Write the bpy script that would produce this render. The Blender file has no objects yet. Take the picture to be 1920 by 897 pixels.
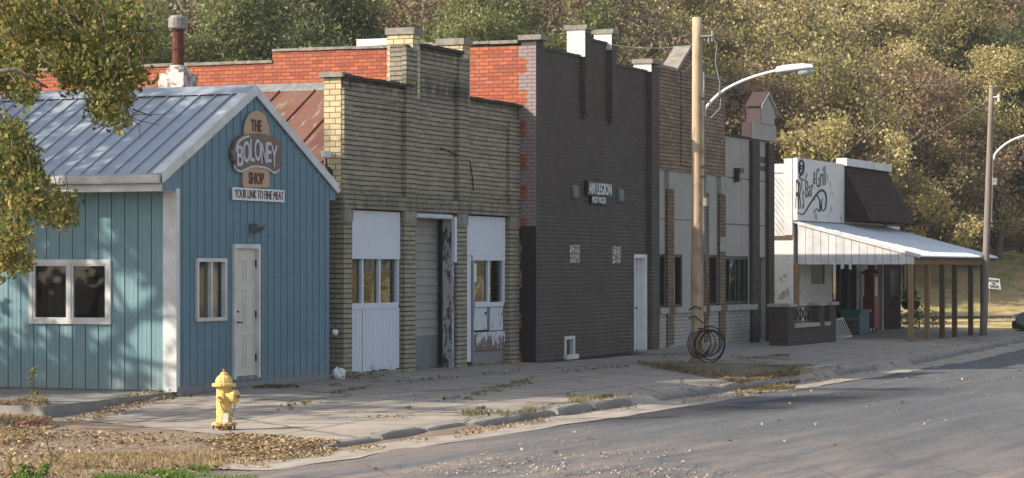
import bpy, math, random
import numpy as np
from mathutils import Vector, Matrix, noise
random.seed(7)
rng = np.random.default_rng(11)
S = bpy.context.scene
COL = S.collection

# ---------------------------------------------------------------- camera, world, sun, exposure
# World frame: x runs along the row of shop fronts (away from the camera), y goes from the street
# into the buildings, z is up.  Shop fronts stand near y = 0.
FX, FY = 0.92296, 0.38489            # horizontal view direction
CX, CY, CZ = -34.02, -19.74, 1.87
cam = bpy.data.cameras.new('camera'); cam_o = bpy.data.objects.new('camera', cam); COL.objects.link(cam_o)
cam.sensor_width = 36; cam.lens = 90.0; cam.shift_y = (505-448.5)/1920
cam.clip_start = 0.5; cam.clip_end = 3000
cam_o.location = (CX, CY, CZ)
cam_o.rotation_euler = (math.pi/2, 0, math.atan2(FY, FX)-math.pi/2)
S.camera = cam_o

SUN_EL = math.radians(32.5)
SUN_H = Vector((-0.652, 0.757, 0)).normalized()
W = bpy.data.worlds.new('World'); S.world = W; W.use_nodes = True
wn = W.node_tree.nodes; wl = W.node_tree.links
sky = wn.new('ShaderNodeTexSky'); sky.sky_type = 'NISHITA'; sky.sun_disc = False
sky.sun_elevation = SUN_EL; sky.sun_rotation = math.atan2(SUN_H.x, SUN_H.y)
sky.dust_density = 1.5; sky.air_density = 1.0
hs_ = wn.new('ShaderNodeHueSaturation'); hs_.inputs['Saturation'].default_value = .62; wl.new(sky.outputs[0], hs_.inputs['Color']); wl.new(hs_.outputs[0], wn['Background'].inputs[0]); wn['Background'].inputs[1].default_value = 0.15
sun = bpy.data.lights.new('sun', 'SUN'); sun.energy = 5.0; sun.angle = math.radians(0.53); sun.color = (1.0, 0.90, 0.76)
sun_o = bpy.data.objects.new('sun', sun); COL.objects.link(sun_o)
sv = SUN_H*math.cos(SUN_EL); sv.z = math.sin(SUN_EL)
sun_o.rotation_euler = sv.to_track_quat('Z', 'Y').to_euler(); sun_o.location = (0, 0, 40)
S.view_settings.view_transform = 'Standard'; S.view_settings.look = 'None'
S.view_settings.exposure = 0.68; S.view_settings.gamma = 1.0
S.render.engine = 'CYCLES'
S.cycles.max_bounces = 6; S.cycles.transparent_max_bounces = 12

# ---------------------------------------------------------------- measuring helpers (ray from the photo point onto a known plane)
def _ray(px, py):
    a = (px-960)/4800; b = (505-py)/4800
    return (FX+a*FY, FY-a*FX, b)
def ony(px, py, y):
    r = _ray(px, py); k = (y-CY)/r[1]; return Vector((CX+k*r[0], y, CZ+k*r[2]))
def onx(px, py, x):
    r = _ray(px, py); k = (x-CX)/r[0]; return Vector((x, CY+k*r[1], CZ+k*r[2]))
def onz(px, py, z):
    r = _ray(px, py); k = (z-CZ)/r[2]; return Vector((CX+k*r[0], CY+k*r[1], z))
def atD(px, py, D):
    r = _ray(px, py); return Vector((CX+D*r[0], CY+D*r[1], CZ+D*r[2]))

# ---------------------------------------------------------------- materials
MATS = {}
class NT:
    def __init__(s, name):
        s.m = bpy.data.materials.new(name); s.m.use_nodes = True
        s.n = s.m.node_tree.nodes; s.l = s.m.node_tree.links; s.b = s.n['Principled BSDF']
        s.out = s.n['Material Output']
    def node(s, t, **kw):
        n = s.n.new(t)
        for k, v in kw.items():
            if k in n.inputs.keys() if isinstance(k, str) else False: n.inputs[k].default_value = v
            else: setattr(n, k, v)
        return n
    def math(s, op, a, b=None, c=None):
        n = s.n.new('ShaderNodeMath'); n.operation = op
        for i, v in enumerate((a, b, c)):
            if v is None: continue
            if isinstance(v, (int, float)): n.inputs[i].default_value = v
            else: s.l.new(v, n.inputs[i])
        return n.outputs[0]
    def mix(s, f, a, b, mode='MIX'):
        n = s.n.new('ShaderNodeMix'); n.data_type = 'RGBA'; n.blend_type = mode
        for i, v in ((0, f), (6, a), (7, b)):
            if isinstance(v, (int, float)): n.inputs[i].default_value = v
            elif isinstance(v, tuple): n.inputs[i].default_value = (*v[:3], 1)
            else: s.l.new(v, n.inputs[i])
        return n.outputs[2]
    def pos(s): return s.n.new('ShaderNodeNewGeometry').outputs['Position']
    def mapped(s, vec, scale):
        n = s.n.new('ShaderNodeMapping'); n.inputs['Scale'].default_value = scale; s.l.new(vec, n.inputs[0]); return n.outputs[0]
    def noise(s, vec, scale, detail=4, rough=.6, out='Fac', dist=0):
        n = s.n.new('ShaderNodeTexNoise'); n.inputs['Scale'].default_value = scale
        n.inputs['Detail'].default_value = detail; n.inputs['Roughness'].default_value = rough
        n.inputs['Distortion'].default_value = dist
        if vec is not None: s.l.new(vec, n.inputs['Vector'])
        return n.outputs[out]
    def ramp(s, f, a, b):
        n = s.n.new('ShaderNodeMapRange'); n.inputs[1].default_value = a; n.inputs[2].default_value = b
        s.l.new(f, n.inputs[0]); return n.outputs[0]
    def step(s, f, a, w=.02): return s.ramp(f, a-w, a+w)
    def sep(s, v):
        n = s.n.new('ShaderNodeSeparateXYZ'); s.l.new(v, n.inputs[0]); return n.outputs
    def comb(s, x, y, z):
        n = s.n.new('ShaderNodeCombineXYZ')
        for i, v in enumerate((x, y, z)):
            if isinstance(v, (int, float)): n.inputs[i].default_value = v
            else: s.l.new(v, n.inputs[i])
        return n.outputs[0]
    def bump(s, h, strength, dist=.02):
        n = s.n.new('ShaderNodeBump'); n.inputs['Strength'].default_value = strength; n.inputs['Distance'].default_value = dist
        s.l.new(h, n.inputs['Height']); s.l.new(n.outputs[0], s.b.inputs['Normal'])
    def color(s, c):
        if isinstance(c, tuple): s.b.inputs['Base Color'].default_value = (*c[:3], 1)
        else: s.l.new(c, s.b.inputs['Base Color'])
    def rough(s, r, metal=0, spec=.3):
        s.b.inputs['Roughness'].default_value = r; s.b.inputs['Metallic'].default_value = metal
        s.b.inputs['Specular IOR Level'].default_value = spec
    def done(s, key): MATS[key] = s.m; return s.m
    def wall(s):
        """u along the wall, z up, whichever way the wall faces"""
        g = s.n.new('ShaderNodeNewGeometry'); p = s.sep(g.outputs['Position']); nn = s.sep(g.outputs['Normal'])
        f = s.math('GREATER_THAN', s.math('ABSOLUTE', nn[0]), .6)
        u = s.math('ADD', s.math('MULTIPLY', p[1], f), s.math('MULTIPLY', p[0], s.math('SUBTRACT', 1, f)))
        return s.comb(u, p[2], 0), p

def plain(key, c1, c2=None, rough=.7, metal=0, scale=3, bump=.15, bscale=40, spec=.3, stretch=(1,1,1)):
    t = NT(key); p = t.mapped(t.pos(), stretch)
    c2 = c2 or tuple(v*.8 for v in c1)
    f = t.ramp(t.noise(p, scale, 6, .65), .35, .65)
    t.color(t.mix(f, c1, c2)); t.rough(rough, metal, spec)
    if bump: t.bump(t.noise(p, bscale, 3), bump, .01)
    return t.done(key)

def brick(key, c1, c2, mortar, bw=.21, bh=.082, ms=.012, bias=0, bump=.6, stain=(.05,.045,.04), stain_amt=.5, stain_rows=(), mixer=None, rough=.85, vary=.35, mdist=.012, bed=0, bedc=(.03,.025,.02)):
    t = NT(key); v, p = t.wall()
    wob = t.noise(t.pos(), .9, 2, .5, 'Color')
    vv = t.n.new('ShaderNodeVectorMath'); vv.operation = 'MULTIPLY_ADD'; t.l.new(wob, vv.inputs[0]); vv.inputs[1].default_value = (0, .03, 0); t.l.new(v, vv.inputs[2])
    v = vv.outputs[0]
    b = t.n.new('ShaderNodeTexBrick'); t.l.new(v, b.inputs['Vector'])
    b.inputs['Scale'].default_value = 1; b.inputs['Brick Width'].default_value = bw; b.inputs['Row Height'].default_value = bh
    b.inputs['Mortar Size'].default_value = ms; b.inputs['Mortar Smooth'].default_value = .25; b.inputs['Bias'].default_value = bias
    b.inputs['Color1'].default_value = (*c1, 1); b.inputs['Color2'].default_value = (*c2, 1); b.inputs['Mortar'].default_value = (*mortar, 1)
    col = b.outputs['Color']
    if bed:
        fz = t.math('FRACT', t.math('DIVIDE', t.sep(v)[1], bh*(2 if bed > 1 else 1)))
        fz = t.math('MULTIPLY', t.math('MINIMUM', fz, t.math('SUBTRACT', 1, fz)), bh*(2 if bed > 1 else 1))
        j_ = t.math('MULTIPLY', t.ramp(fz, .016, .007), t.math('ADD', .35, t.ramp(t.noise(t.mapped(t.pos(), (1.5, 1.5, 9)), 1.2, 3), .35, .6)))
        col = t.mix(t.math('MINIMUM', t.math('MULTIPLY', j_, bed if bed <= 1 else bed-1), 1), col, bedc)
    f = t.noise(t.pos(), 2.2, 6, .7)
    col = t.mix(t.math('MULTIPLY', t.ramp(f, .4, .75), vary), col, tuple(q*.55 for q in c2))
    big = t.noise(t.mapped(t.pos(), (1, 1, .35)), 1.1, 6, .65)
    st = t.math('MULTIPLY', t.ramp(big, .5, .78), stain_amt)
    for z, w, a in stain_rows:     # weathering just under a ledge
        d = t.math('SUBTRACT', 1, t.math('MINIMUM', t.math('DIVIDE', t.math('ABSOLUTE', t.math('SUBTRACT', p[2], z)), w), 1))
        s_ = t.math('MULTIPLY', d, t.math('MULTIPLY', t.ramp(t.noise(t.mapped(t.pos(), (3, 3, .8)), 2, 4), .3, .6), a))
        st = t.math('MAXIMUM', st, s_)
    col = t.mix(st, col, stain)
    if mixer: col = mixer(t, col, v, p, b)
    t.color(col); t.rough(rough, 0, .2)
    h = t.math('ADD', t.math('MULTIPLY', b.outputs['Fac'], -1), t.math('MULTIPLY', t.noise(t.pos(), 35, 3), .35))
    t.bump(h, bump, mdist)
    return t.done(key)

brick('yellow_brick', (.365, .32, .235), (.27, .24, .18), (.20, .175, .125), bw=.22, bh=.086, ms=.008, bump=.9, bed=.85, stain_rows=((3.0, .45, .6), (5.22, .35, .9), (6.0, .4, .9)), stain_amt=.35)
brick('sunlit_yellow_brick', (.62, .52, .31), (.50, .41, .24), (.16, .12, .08), bw=.22, bh=.1, ms=.009, bump=.6, stain_amt=.12)  # lighter copy of the yellow brick, sunlight put into the colour
def blk_mix(t, col, v, p, b):
    fz = t.math('FRACT', t.math('DIVIDE', t.sep(v)[1], .08)); fz = t.math('MINIMUM', fz, t.math('SUBTRACT', 1, fz))
    m_ = t.math('MULTIPLY', t.ramp(fz, .16, .06), t.math('MULTIPLY', t.ramp(p[2], 3.9, 2.6), t.ramp(t.noise(t.mapped(t.pos(), (1, 1, 2.5)), 1.5, 5), .38, .58)))
    col = t.mix(t.math('MULTIPLY', m_, .75), col, (.19, .17, .135))
    pt = t.ramp(t.noise(t.mapped(t.pos(), (1, 1, .5)), .9, 5, .6), .45, .62)
    col = t.mix(t.math('MULTIPLY', pt, .4), col, (.10, .085, .075))
    dr_ = t.noise(t.mapped(t.pos(), (6, 6, .35)), 1.6, 5); return t.mix(t.math('MULTIPLY', t.ramp(dr_, .58, .72), .35), col, (.16, .15, .135))
brick('painted_black_brick', (.088, .070, .059), (.066, .053, .046), (.115, .096, .080), bw=.21, bh=.08, ms=.009, bump=.8, stain_amt=.2, stain=(.035,.032,.03), vary=.3, mixer=blk_mix)
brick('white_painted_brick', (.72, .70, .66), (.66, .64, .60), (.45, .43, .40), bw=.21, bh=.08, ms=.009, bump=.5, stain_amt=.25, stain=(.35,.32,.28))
brick('tan_brown_brick', (.33, .23, .145), (.20, .14, .095), (.15, .11, .08), bw=.3, bh=.088, ms=.008, bump=.9, stain_amt=.4, bed=.8, vary=.5)
brick('pilaster_brick', (.24, .165, .10), (.16, .11, .07), (.05, .04, .03), bw=.25, bh=.085, ms=.010, bump=.8, stain_amt=.3)
brick('light_painted_brick', (.40, .365, .32), (.35, .32, .28), (.19, .17, .15), bw=.25, bh=.085, ms=.009, bump=.5, stain_amt=.25)
brick('dark_brown_brick', (.095, .072, .056), (.07, .054, .044), (.035, .028, .025), bw=.25, bh=.08, ms=.009, bump=.6, stain_amt=.2)
def red_mix(t, col, v, p, b):
    blk = t.math('GREATER_THAN', t.math('FRACT', t.math('MULTIPLY', p[2], 1.55)), .5)
    edge = t.math('ADD', -.19, t.math('MULTIPLY', blk, .17))
    near = t.math('LESS_THAN', p[1], edge)
    grey = t.mix(t.ramp(t.noise(t.pos(), 9), .3, .7), (.30, .235, .225), (.25, .20, .195))
    grey = t.mix(b.outputs['Fac'], grey, (.15, .12, .12))
    low = t.math('LESS_THAN', p[2], 2.74)
    edge2 = t.math('ADD', .02, t.math('MULTIPLY', t.ramp(t.noise(t.mapped(t.pos(), (1, 1, 1.6)), 1.5), .4, .6), .10))
    blk2 = t.math('MULTIPLY', low, t.math('LESS_THAN', p[1], t.math('SUBTRACT', edge2, .12)))
    col = t.mix(near, col, grey)
    patch = t.math('MULTIPLY', t.ramp(t.noise(t.pos(), 1.3, 3), .62, .72), .35)
    col = t.mix(patch, col, (.50, .30, .16))
    return t.mix(blk2, col, (.035, .03, .03))
brick('red_brick', (.49, .15, .07), (.31, .085, .05), (.15, .06, .05), bw=.21, bh=.076, ms=.010, bump=.6, stain_amt=.5, stain=(.22,.07,.05), mixer=red_mix, vary=.45)
brick('old_red_brick', (.20, .06, .045), (.14, .05, .04), (.09, .07, .06), stain_amt=.4)

def steel(key, c1, c2):
    t = NT(key); P = t.pos(); q = t.sep(P)
    c = t.mix(t.ramp(t.noise(P, 1.2, 6), .35, .65), c1, c2)
    st = t.noise(t.mapped(P, (5, 5, .5)), 2.2, 5); c = t.mix(t.math('MULTIPLY', t.ramp(st, .5, .75), .35), c, tuple(v*.72+.03 for v in c1))
    sp_ = t.math('MULTIPLY', t.ramp(q[2], .55, .02), t.ramp(t.noise(t.mapped(P, (3, 3, 1.5)), 4, 6, .7), .36, .62))
    c = t.mix(t.math('MULTIPLY', sp_, .55), c, (.26, .21, .16))
    gx_ = t.math('FRACT', t.math('MULTIPLY', t.math('ADD', q[0], q[1]), 1/.1175)); gz_ = t.math('FRACT', t.math('DIVIDE', q[2], .6))
    scw = t.math('MULTIPLY', t.math('LESS_THAN', gx_, .13), t.math('LESS_THAN', gz_, .03)); c = t.mix(t.math('MULTIPLY', scw, .6), c, (.04, .06, .07))
    t.color(c); t.rough(.5, 0, .35); t.bump(t.noise(t.mapped(P, (1, 1, .4)), 1.6, 3), .25, .05); t.done(key)
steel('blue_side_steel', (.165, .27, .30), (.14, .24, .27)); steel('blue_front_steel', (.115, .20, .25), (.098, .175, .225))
plain('white_trim', (.62, .62, .61), (.47, .46, .44), .5, 0, 2.5, .08)
plain('galvanised_roof', (.37, .405, .44), (.31, .345, .38), .42, .35, 1.5, .05, 20, .5)
plain('white_steel', (.62, .66, .70), (.56, .60, .64), .4, .1, 1.5, .04, 20, .5)
plain('cream_door', (.60, .56, .475), (.54, .50, .43), .5, 0, 3, .03)
plain('concrete', (.26, .24, .215), (.19, .175, .16), .9, 0, 2.5, .3, 60)
plain('cap_stone', (.30, .27, .23), (.16, .145, .125), .9, 0, 5, .4, 50)
plain('dark_cap', (.06, .055, .05), (.03, .028, .026), .9, 0, 6, .4, 50)
plain('beige_stucco', (.36, .34, .30), (.32, .30, .265), .85, 0, 1.2, .1, 60)
plain('sill_stone', (.36, .345, .32), (.27, .26, .24), .85, 0, 5, .2, 50)
plain('maroon_metal', (.070, .044, .042), (.055, .035, .034), .6, 0, 3, .05)
plain('black_metal', (.02, .02, .022), (.03, .03, .03), .5, 0, 5, .05)
plain('bronze_frame', (.022, .02, .019), (.03, .028, .026), .45, 0, 5, .03)
plain('dark_room', (.012, .012, .012), (.03, .028, .025), 1, 0, 2, 0)
plain('curtain', (.55, .54, .50), (.30, .29, .27), .95, 0, 3, .3, 12, .1, (3, 3, .4))
plain('grey_panel', (.17, .19, .19), (.14, .155, .155), .6, 0, 3, .05)
plain('grey_siding', (.30, .28, .25), (.25, .235, .21), .6, 0, 3, .05)
plain('blue_grey_panel', (.11, .15, .165), (.095, .13, .14), .6, 0, 3, .05)
plain('rust_pipe', (.17, .045, .028), (.055, .028, .022), .8, .2, 8, .2)
plain('zinc', (.28, .27, .25), (.17, .16, .15), .6, .3, 10, .2)
t = NT('hydrant_yellow'); P = t.pos(); q = t.sep(P)
c = t.mix(t.ramp(t.noise(P, 9, 5), .35, .65), (.72, .50, .15), (.58, .40, .13))
ch_ = t.noise(P, 24, 6, .75); low_ = t.ramp(q[2], .02, -.2)
c = t.mix(t.math('MULTIPLY', t.ramp(t.math('ADD', ch_, t.math('MULTIPLY', low_, .14)), .57, .62), .9), c, (.16, .09, .05))
c = t.mix(t.math('MULTIPLY', t.ramp(t.noise(t.mapped(P, (14, 14, 2)), 2, 4), .55, .75), .4), c, (.34, .25, .12))
t.color(c); t.rough(.6, 0, .3); t.bump(ch_, .5, .006); t.done('hydrant_yellow')
plain('hydrant_rust', (.22, .10, .04), (.30, .20, .06), .8, 0, 20, .2)
plain('chain_steel', (.10, .07, .05), (.06, .04, .03), .7, .4)
plain('white_paint', (.72, .72, .72), (.62, .62, .61), .6, 0, 4, .1)
plain('sign_tan', (.47, .32, .20), (.43, .29, .18), .65, 0, 3, .08)
plain('sign_brown', (.17, .10, .075), (.20, .12, .09), .65, 0, 3, .08)
plain('sign_maroon', (.10, .03, .025), (.13, .04, .03), .6, 0, 8, .05)
plain('sign_pale', (.52, .55, .60), (.42, .45, .50), .6, 0, 9, .05)
plain('sign_black', (.012, .012, .013), (.02, .02, .02), .5)
plain('red_paint', (.20, .02, .017), (.14, .016, .014), .5, 0, 4, .1)
plain('teal_plastic', (.03, .13, .14), (.025, .10, .11), .5)
plain('new_timber', (.30, .185, .085), (.21, .13, .065), .8, 0, 3, .2, 30, .2, (8, 8, 1))
plain('brown_timber', (.13, .085, .045), (.09, .06, .035), .85, 0, 3, .2, 30, .2, (8, 8, 1))
plain('lamp_white', (.72, .72, .70), (.62, .62, .60), .4, 0, 4, .03)
plain('lamp_lens', (.42, .45, .45), (.36, .39, .40), .15, 0, 4, 0, 10, .6)
plain('cable_black', (.012, .012, .012), (.02, .02, .02), .5)
plain('wire_grey', (.22, .22, .21), (.18, .18, .18), .6)
plain('brick_rubble', (.35, .10, .075), (.25, .07, .05), .9, 0, 8, .3)
plain('car_silver', (.13, .14, .145), (.12, .13, .135), .3, .5, 4, 0)
plain('car_maroon', (.16, .012, .02), (.14, .012, .018), .28, .2, 4, 0)
plain('rubber', (.015, .015, .015), (.02, .02, .02), .8)
plain('chrome', (.55, .56, .58), (.4, .42, .44), .2, .8, 4, 0)
plain('terracotta', (.07, .015, .015), (.05, .012, .012), .8)
plain('roof_tar', (.05, .05, .05), (.08, .075, .07), .9)
plain('leaf_litter_soil', (.20, .155, .10), (.085, .07, .045), 1, 0, 6, .6, 50)

def peeling(key, paint, under, thr=.55, scale=9, stretch=(2.5, 2.5, .6), low=None, stripes=0):
    t = NT(key); v, p = t.wall()
    n_ = t.noise(t.mapped(t.pos(), stretch), scale, 8, .75)
    if low is not None: n_ = t.math('ADD', n_, t.math('MULTIPLY', t.ramp(p[2], low, low-.5), .22))
    f = t.ramp(n_, thr-.02, thr+.03)
    fine = t.noise(t.mapped(t.pos(), (14, 14, 1.2)), 3, 4)
    c = t.mix(t.math('MULTIPLY', t.ramp(fine, .45, .75), .35), paint, tuple(q*.7 for q in paint))
    t.color(t.mix(f, c, t.mix(t.noise(t.mapped(t.pos(), (10, 10, 1)), 4), under, tuple(q*.5 for q in under))))
    t.rough(.75, 0, .2); t.bump(t.math('ADD', f, t.math('MULTIPLY', fine, .5)), .35, .01)
    return t.done(key)
peeling('peeling_white', (.60, .62, .67), (.24, .22, .20), .655)
peeling('peeling_low', (.58, .60, .65), (.25, .22, .19), .68, low=.35)
peeling('very_peeling', (.42, .43, .45), (.085, .085, .085), .52, 6, (2.2, 2.2, .7))
peeling('door_peeling', (.54, .56, .60), (.20, .16, .13), .60, 6, (1.5, 1.5, 1), low=.75)
peeling('weathered_grey_wood', (.22, .215, .21), (.36, .36, .37), .6, 8)
peeling('white_masonry', (.66, .64, .60), (.42, .36, .30), .60, 2.2, (1, 1, 1))
peeling('chimney_paint', (.52, .49, .47), (.26, .20, .17), .52, 6, (1, 1, 1))

t = NT('rusty_roof'); pp = t.sep(t.pos())
rowi = t.math('FLOOR', t.math('MULTIPLY', pp[1], 1/.76)); coli = t.math('FLOOR', t.math('ADD', t.math('MULTIPLY', pp[0], .55), t.math('MULTIPLY', rowi, .37)))
wn2 = t.n.new('ShaderNodeTexWhiteNoise'); t.l.new(t.comb(rowi, coli, 0), wn2.inputs[0])
c = t.mix(t.ramp(t.noise(t.pos(), 2.2, 8, .7), .35, .65), (.18, .075, .05), (.12, .055, .042))
c = t.mix(t.math('MULTIPLY', wn2.outputs['Value'], .45), c, (.26, .15, .09))
streak = t.noise(t.mapped(t.pos(), (.5, 2.2, .5)), 3, 5)
c = t.mix(t.math('MULTIPLY', t.ramp(streak, .56, .66), .8), c, (.34, .30, .26))
t.color(c); t.rough(.65, .3, .3); t.done('rusty_roof')

t = NT('asphalt'); P = t.pos(); q = t.sep(P)
along = t.mapped(P, (.22, 1.5, 1))
f1 = t.noise(along, .7, 6, .6); f2 = t.noise(t.mapped(P, (.6, 1, 1)), 26, 5, .8); f3 = t.noise(P, 7, 5, .65)
c = t.mix(t.ramp(f1, .35, .65), (.080, .083, .090), (.112, .113, .118))
c = t.mix(t.math('MULTIPLY', t.ramp(f3, .45, .7), .35), c, (.065, .065, .068))
wear = t.noise(t.mapped(P, (.06, 1.1, 1)), 2.4, 6, .7, dist=.4)
c = t.mix(t.math('MULTIPLY', t.ramp(wear, .5, .64), .4), c, (.17, .165, .16))
c = t.mix(t.math('MULTIPLY', t.ramp(wear, .44, .34), .5), c, (.055, .056, .06))
# gravel and dust drifted over the near end of the street
near = t.ramp(t.math('ADD', q[0], t.math('MULTIPLY', t.noise(along, .9, 5), 15)), 7.5, -5)
grav = t.math('MULTIPLY', near, t.ramp(t.noise(along, 1.6, 6, .7), .38, .62))
c = t.mix(t.math('MULTIPLY', grav, .6), c, (.36, .27, .21))
# tar sealed strip beside the gutter
yy = t.math('ADD', t.math('ADD', q[1], t.math('MULTIPLY', q[0], .19)), 6.75)
yy = t.math('ADD', yy, t.math('MULTIPLY', t.math('SUBTRACT', t.noise(t.mapped(P, (.35, 1, 1)), 1.4, 5), .5), 1.6))
band = t.math('MULTIPLY', t.ramp(yy, .62, .35), t.ramp(yy, -1.5, -.7))
band = t.math('MULTIPLY', band, t.math('MULTIPLY', t.ramp(q[0], -2.5, .5), t.ramp(q[0], 12, 8)))
c = t.mix(t.math('MULTIPLY', t.ramp(f2, .54, .66), .4), c, (.28, .26, .24))
c = t.mix(t.math('MULTIPLY', t.ramp(f2, .47, .36), .4), c, (.05, .05, .05))
vor = t.n.new('ShaderNodeTexVoronoi'); vor.feature = 'DISTANCE_TO_EDGE'; vor.inputs['Scale'].default_value = .33
t.l.new(t.comb(t.math('ADD', q[0], t.math('MULTIPLY', f3, 1.2)), t.math('ADD', t.math('MULTIPLY', q[1], 1.4), f3), 0), vor.inputs['Vector'])
c = t.mix(t.math('MULTIPLY', t.ramp(vor.outputs[0], .008, .003), t.math('MULTIPLY', t.ramp(f1, .4, .55), .5)), c, (.04, .04, .04))
c = t.mix(t.math('MULTIPLY', band, .9), c, t.mix(t.ramp(f2, .5, .8), (.034, .035, .039), (.075, .075, .077)))
t.color(c); t.rough(.88, 0, .25); t.bump(t.math('ADD', f2, t.math('MULTIPLY', f3, .6)), .5, .015); t.done('asphalt')

t = NT('sidewalk'); P = t.pos(); q = t.sep(P)
f = t.noise(P, 1.1, 8, .7); f2 = t.noise(P, 45, 3)
c = t.mix(t.ramp(f, .35, .65), (.345, .30, .25), (.27, .235, .195))
c = t.mix(t.math('MULTIPLY', t.ramp(t.noise(P, 4, 6, .7), .5, .72), .5), c, (.16, .14, .115))
wx = t.math('ADD', q[0], t.math('MULTIPLY', t.noise(P, 2.5, 4), .12)); wy = t.math('ADD', q[1], t.math('MULTIPLY', t.noise(P, 3.1, 4), .12))
def joint(v, per, w):
    fr = t.math('FRACT', t.math('DIVIDE', v, per)); d = t.math('MULTIPLY', t.math('MINIMUM', fr, t.math('SUBTRACT', 1, fr)), per); return t.ramp(d, w, w*.3)
jn = t.math('MAXIMUM', joint(wx, 1.83, .03), joint(wy, 1.55, .03))
vor = t.n.new('ShaderNodeTexVoronoi'); vor.feature = 'DISTANCE_TO_EDGE'; vor.inputs['Scale'].default_value = .24
t.l.new(t.comb(t.math('ADD', wx, t.math('MULTIPLY', f, 1.5)), t.math('ADD', wy, f), 0), vor.inputs['Vector'])
jn = t.math('MAXIMUM', jn, t.math('MULTIPLY', t.ramp(vor.outputs[0], .012, .004), .8))
c = t.mix(t.math('MULTIPLY', jn, .75), c, (.055, .045, .035))
c = t.mix(t.math('MULTIPLY', t.ramp(f2, .6, .8), .25), c, (.36, .33, .28))
t.color(c); t.rough(.92, 0, .2); t.bump(t.math('SUBTRACT', t.math('MULTIPLY', f2, .4), jn), .5, .012); t.done('sidewalk')

t = NT('gutter'); P = t.pos()
c = t.mix(t.ramp(t.noise(t.mapped(P, (.5, 2, 1)), 2.5, 7, .7), .35, .65), (.38, .34, .29), (.25, .21, .17))
t.color(c); t.rough(.92, 0, .2); t.bump(t.noise(P, 60, 3), .4, .01); t.done('gutter')

t = NT('dirt'); P = t.pos()
f = t.noise(P, 1.6, 8, .7); f2 = t.noise(P, 55, 4, .7)
c = t.mix(t.ramp(f, .35, .65), (.30, .225, .165), (.22, .165, .12))
c = t.mix(t.math('MULTIPLY', t.ramp(f2, .5, .72), .6), c, (.42, .34, .27))
c = t.mix(t.math('MULTIPLY', t.ramp(f2, .42, .3), .5), c, (.09, .07, .05))
t.color(c); t.rough(1, 0, .1); t.bump(t.math('ADD', f2, f), .8, .03); t.done('dirt')

t = NT('ground'); P = t.pos(); q = t.sep(P)
f = t.noise(P, .35, 8, .7); f2 = t.noise(P, 6, 6, .7)
c = t.mix(t.ramp(f, .50, .60), (.46, .34, .17), (.16, .19, .055))
c = t.mix(t.math('MULTIPLY', t.ramp(f2, .4, .7), .5), c, (.50, .39, .20))
c = t.mix(t.ramp(q[0], 20, -5), c, (.09, .08, .045))
c = t.mix(t.ramp(q[2], 2.2, 4.0), c, t.mix(t.ramp(f2, .35, .65), (.24, .18, .11), (.12, .10, .06)))
t.color(c); t.rough(1, 0, .1); t.bump(f2, .6, .05); t.done('ground')

t = NT('pole_wood'); P = t.pos(); q = t.sep(P)
f = t.noise(t.mapped(P, (9, 9, .45)), 3, 7, .65); blot = t.noise(t.mapped(P, (1, 1, .6)), 3.2, 5)
c = t.mix(t.ramp(f, .3, .7), (.52, .40, .28), (.34, .25, .165))
c = t.mix(t.math('MULTIPLY', t.ramp(blot, .50, .62), .6), c, (.24, .14, .085))
t.color(c); t.rough(.85, 0, .2); t.bump(f, .4, .01); t.done('pole_wood')
t = NT('pole_grey'); P = t.pos()
f = t.noise(t.mapped(P, (9, 9, .45)), 3, 7, .65)
t.color(t.mix(t.ramp(f, .3, .7), (.27, .22, .185), (.15, .125, .105))); t.rough(.9, 0, .2); t.bump(f, .4, .01); t.done('pole_grey')
t = NT('bark'); P = t.pos()
f = t.noise(t.mapped(P, (6, 6, 1.2)), 3, 7, .65)
t.color(t.mix(t.ramp(f, .3, .7), (.22, .18, .145), (.10, .08, .065))); t.rough(1, 0, .1); t.bump(f, .6, .03); t.done('bark')
t = NT('shingles'); v, p = t.wall()
b = t.n.new('ShaderNodeTexBrick'); t.l.new(v, b.inputs['Vector']); b.inputs['Scale'].default_value = 1
b.inputs['Brick Width'].default_value = .3; b.inputs['Row Height'].default_value = .13; b.inputs['Mortar Size'].default_value = .008
b.inputs['Color1'].default_value = (.058, .036, .03, 1); b.inputs['Color2'].default_value = (.036, .024, .021, 1); b.inputs['Mortar'].default_value = (.012, .01, .009, 1)
t.color(b.outputs['Color']); t.rough(.95, 0, .15); t.bump(t.noise(t.pos(), 30), .4, .01); t.done('shingles')
t = NT('glass_block'); v, p = t.wall()
vor = t.n.new('ShaderNodeTexVoronoi'); vor.inputs['Scale'].default_value = 14; t.l.new(v, vor.inputs['Vector'])
t.color(t.mix(t.ramp(vor.outputs['Distance'], .1, .5), (.30, .29, .23), (.11, .105, .08))); t.rough(.15, 0, .6); t.bump(vor.outputs['Distance'], .5, .02); t.done('glass_block')

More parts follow.
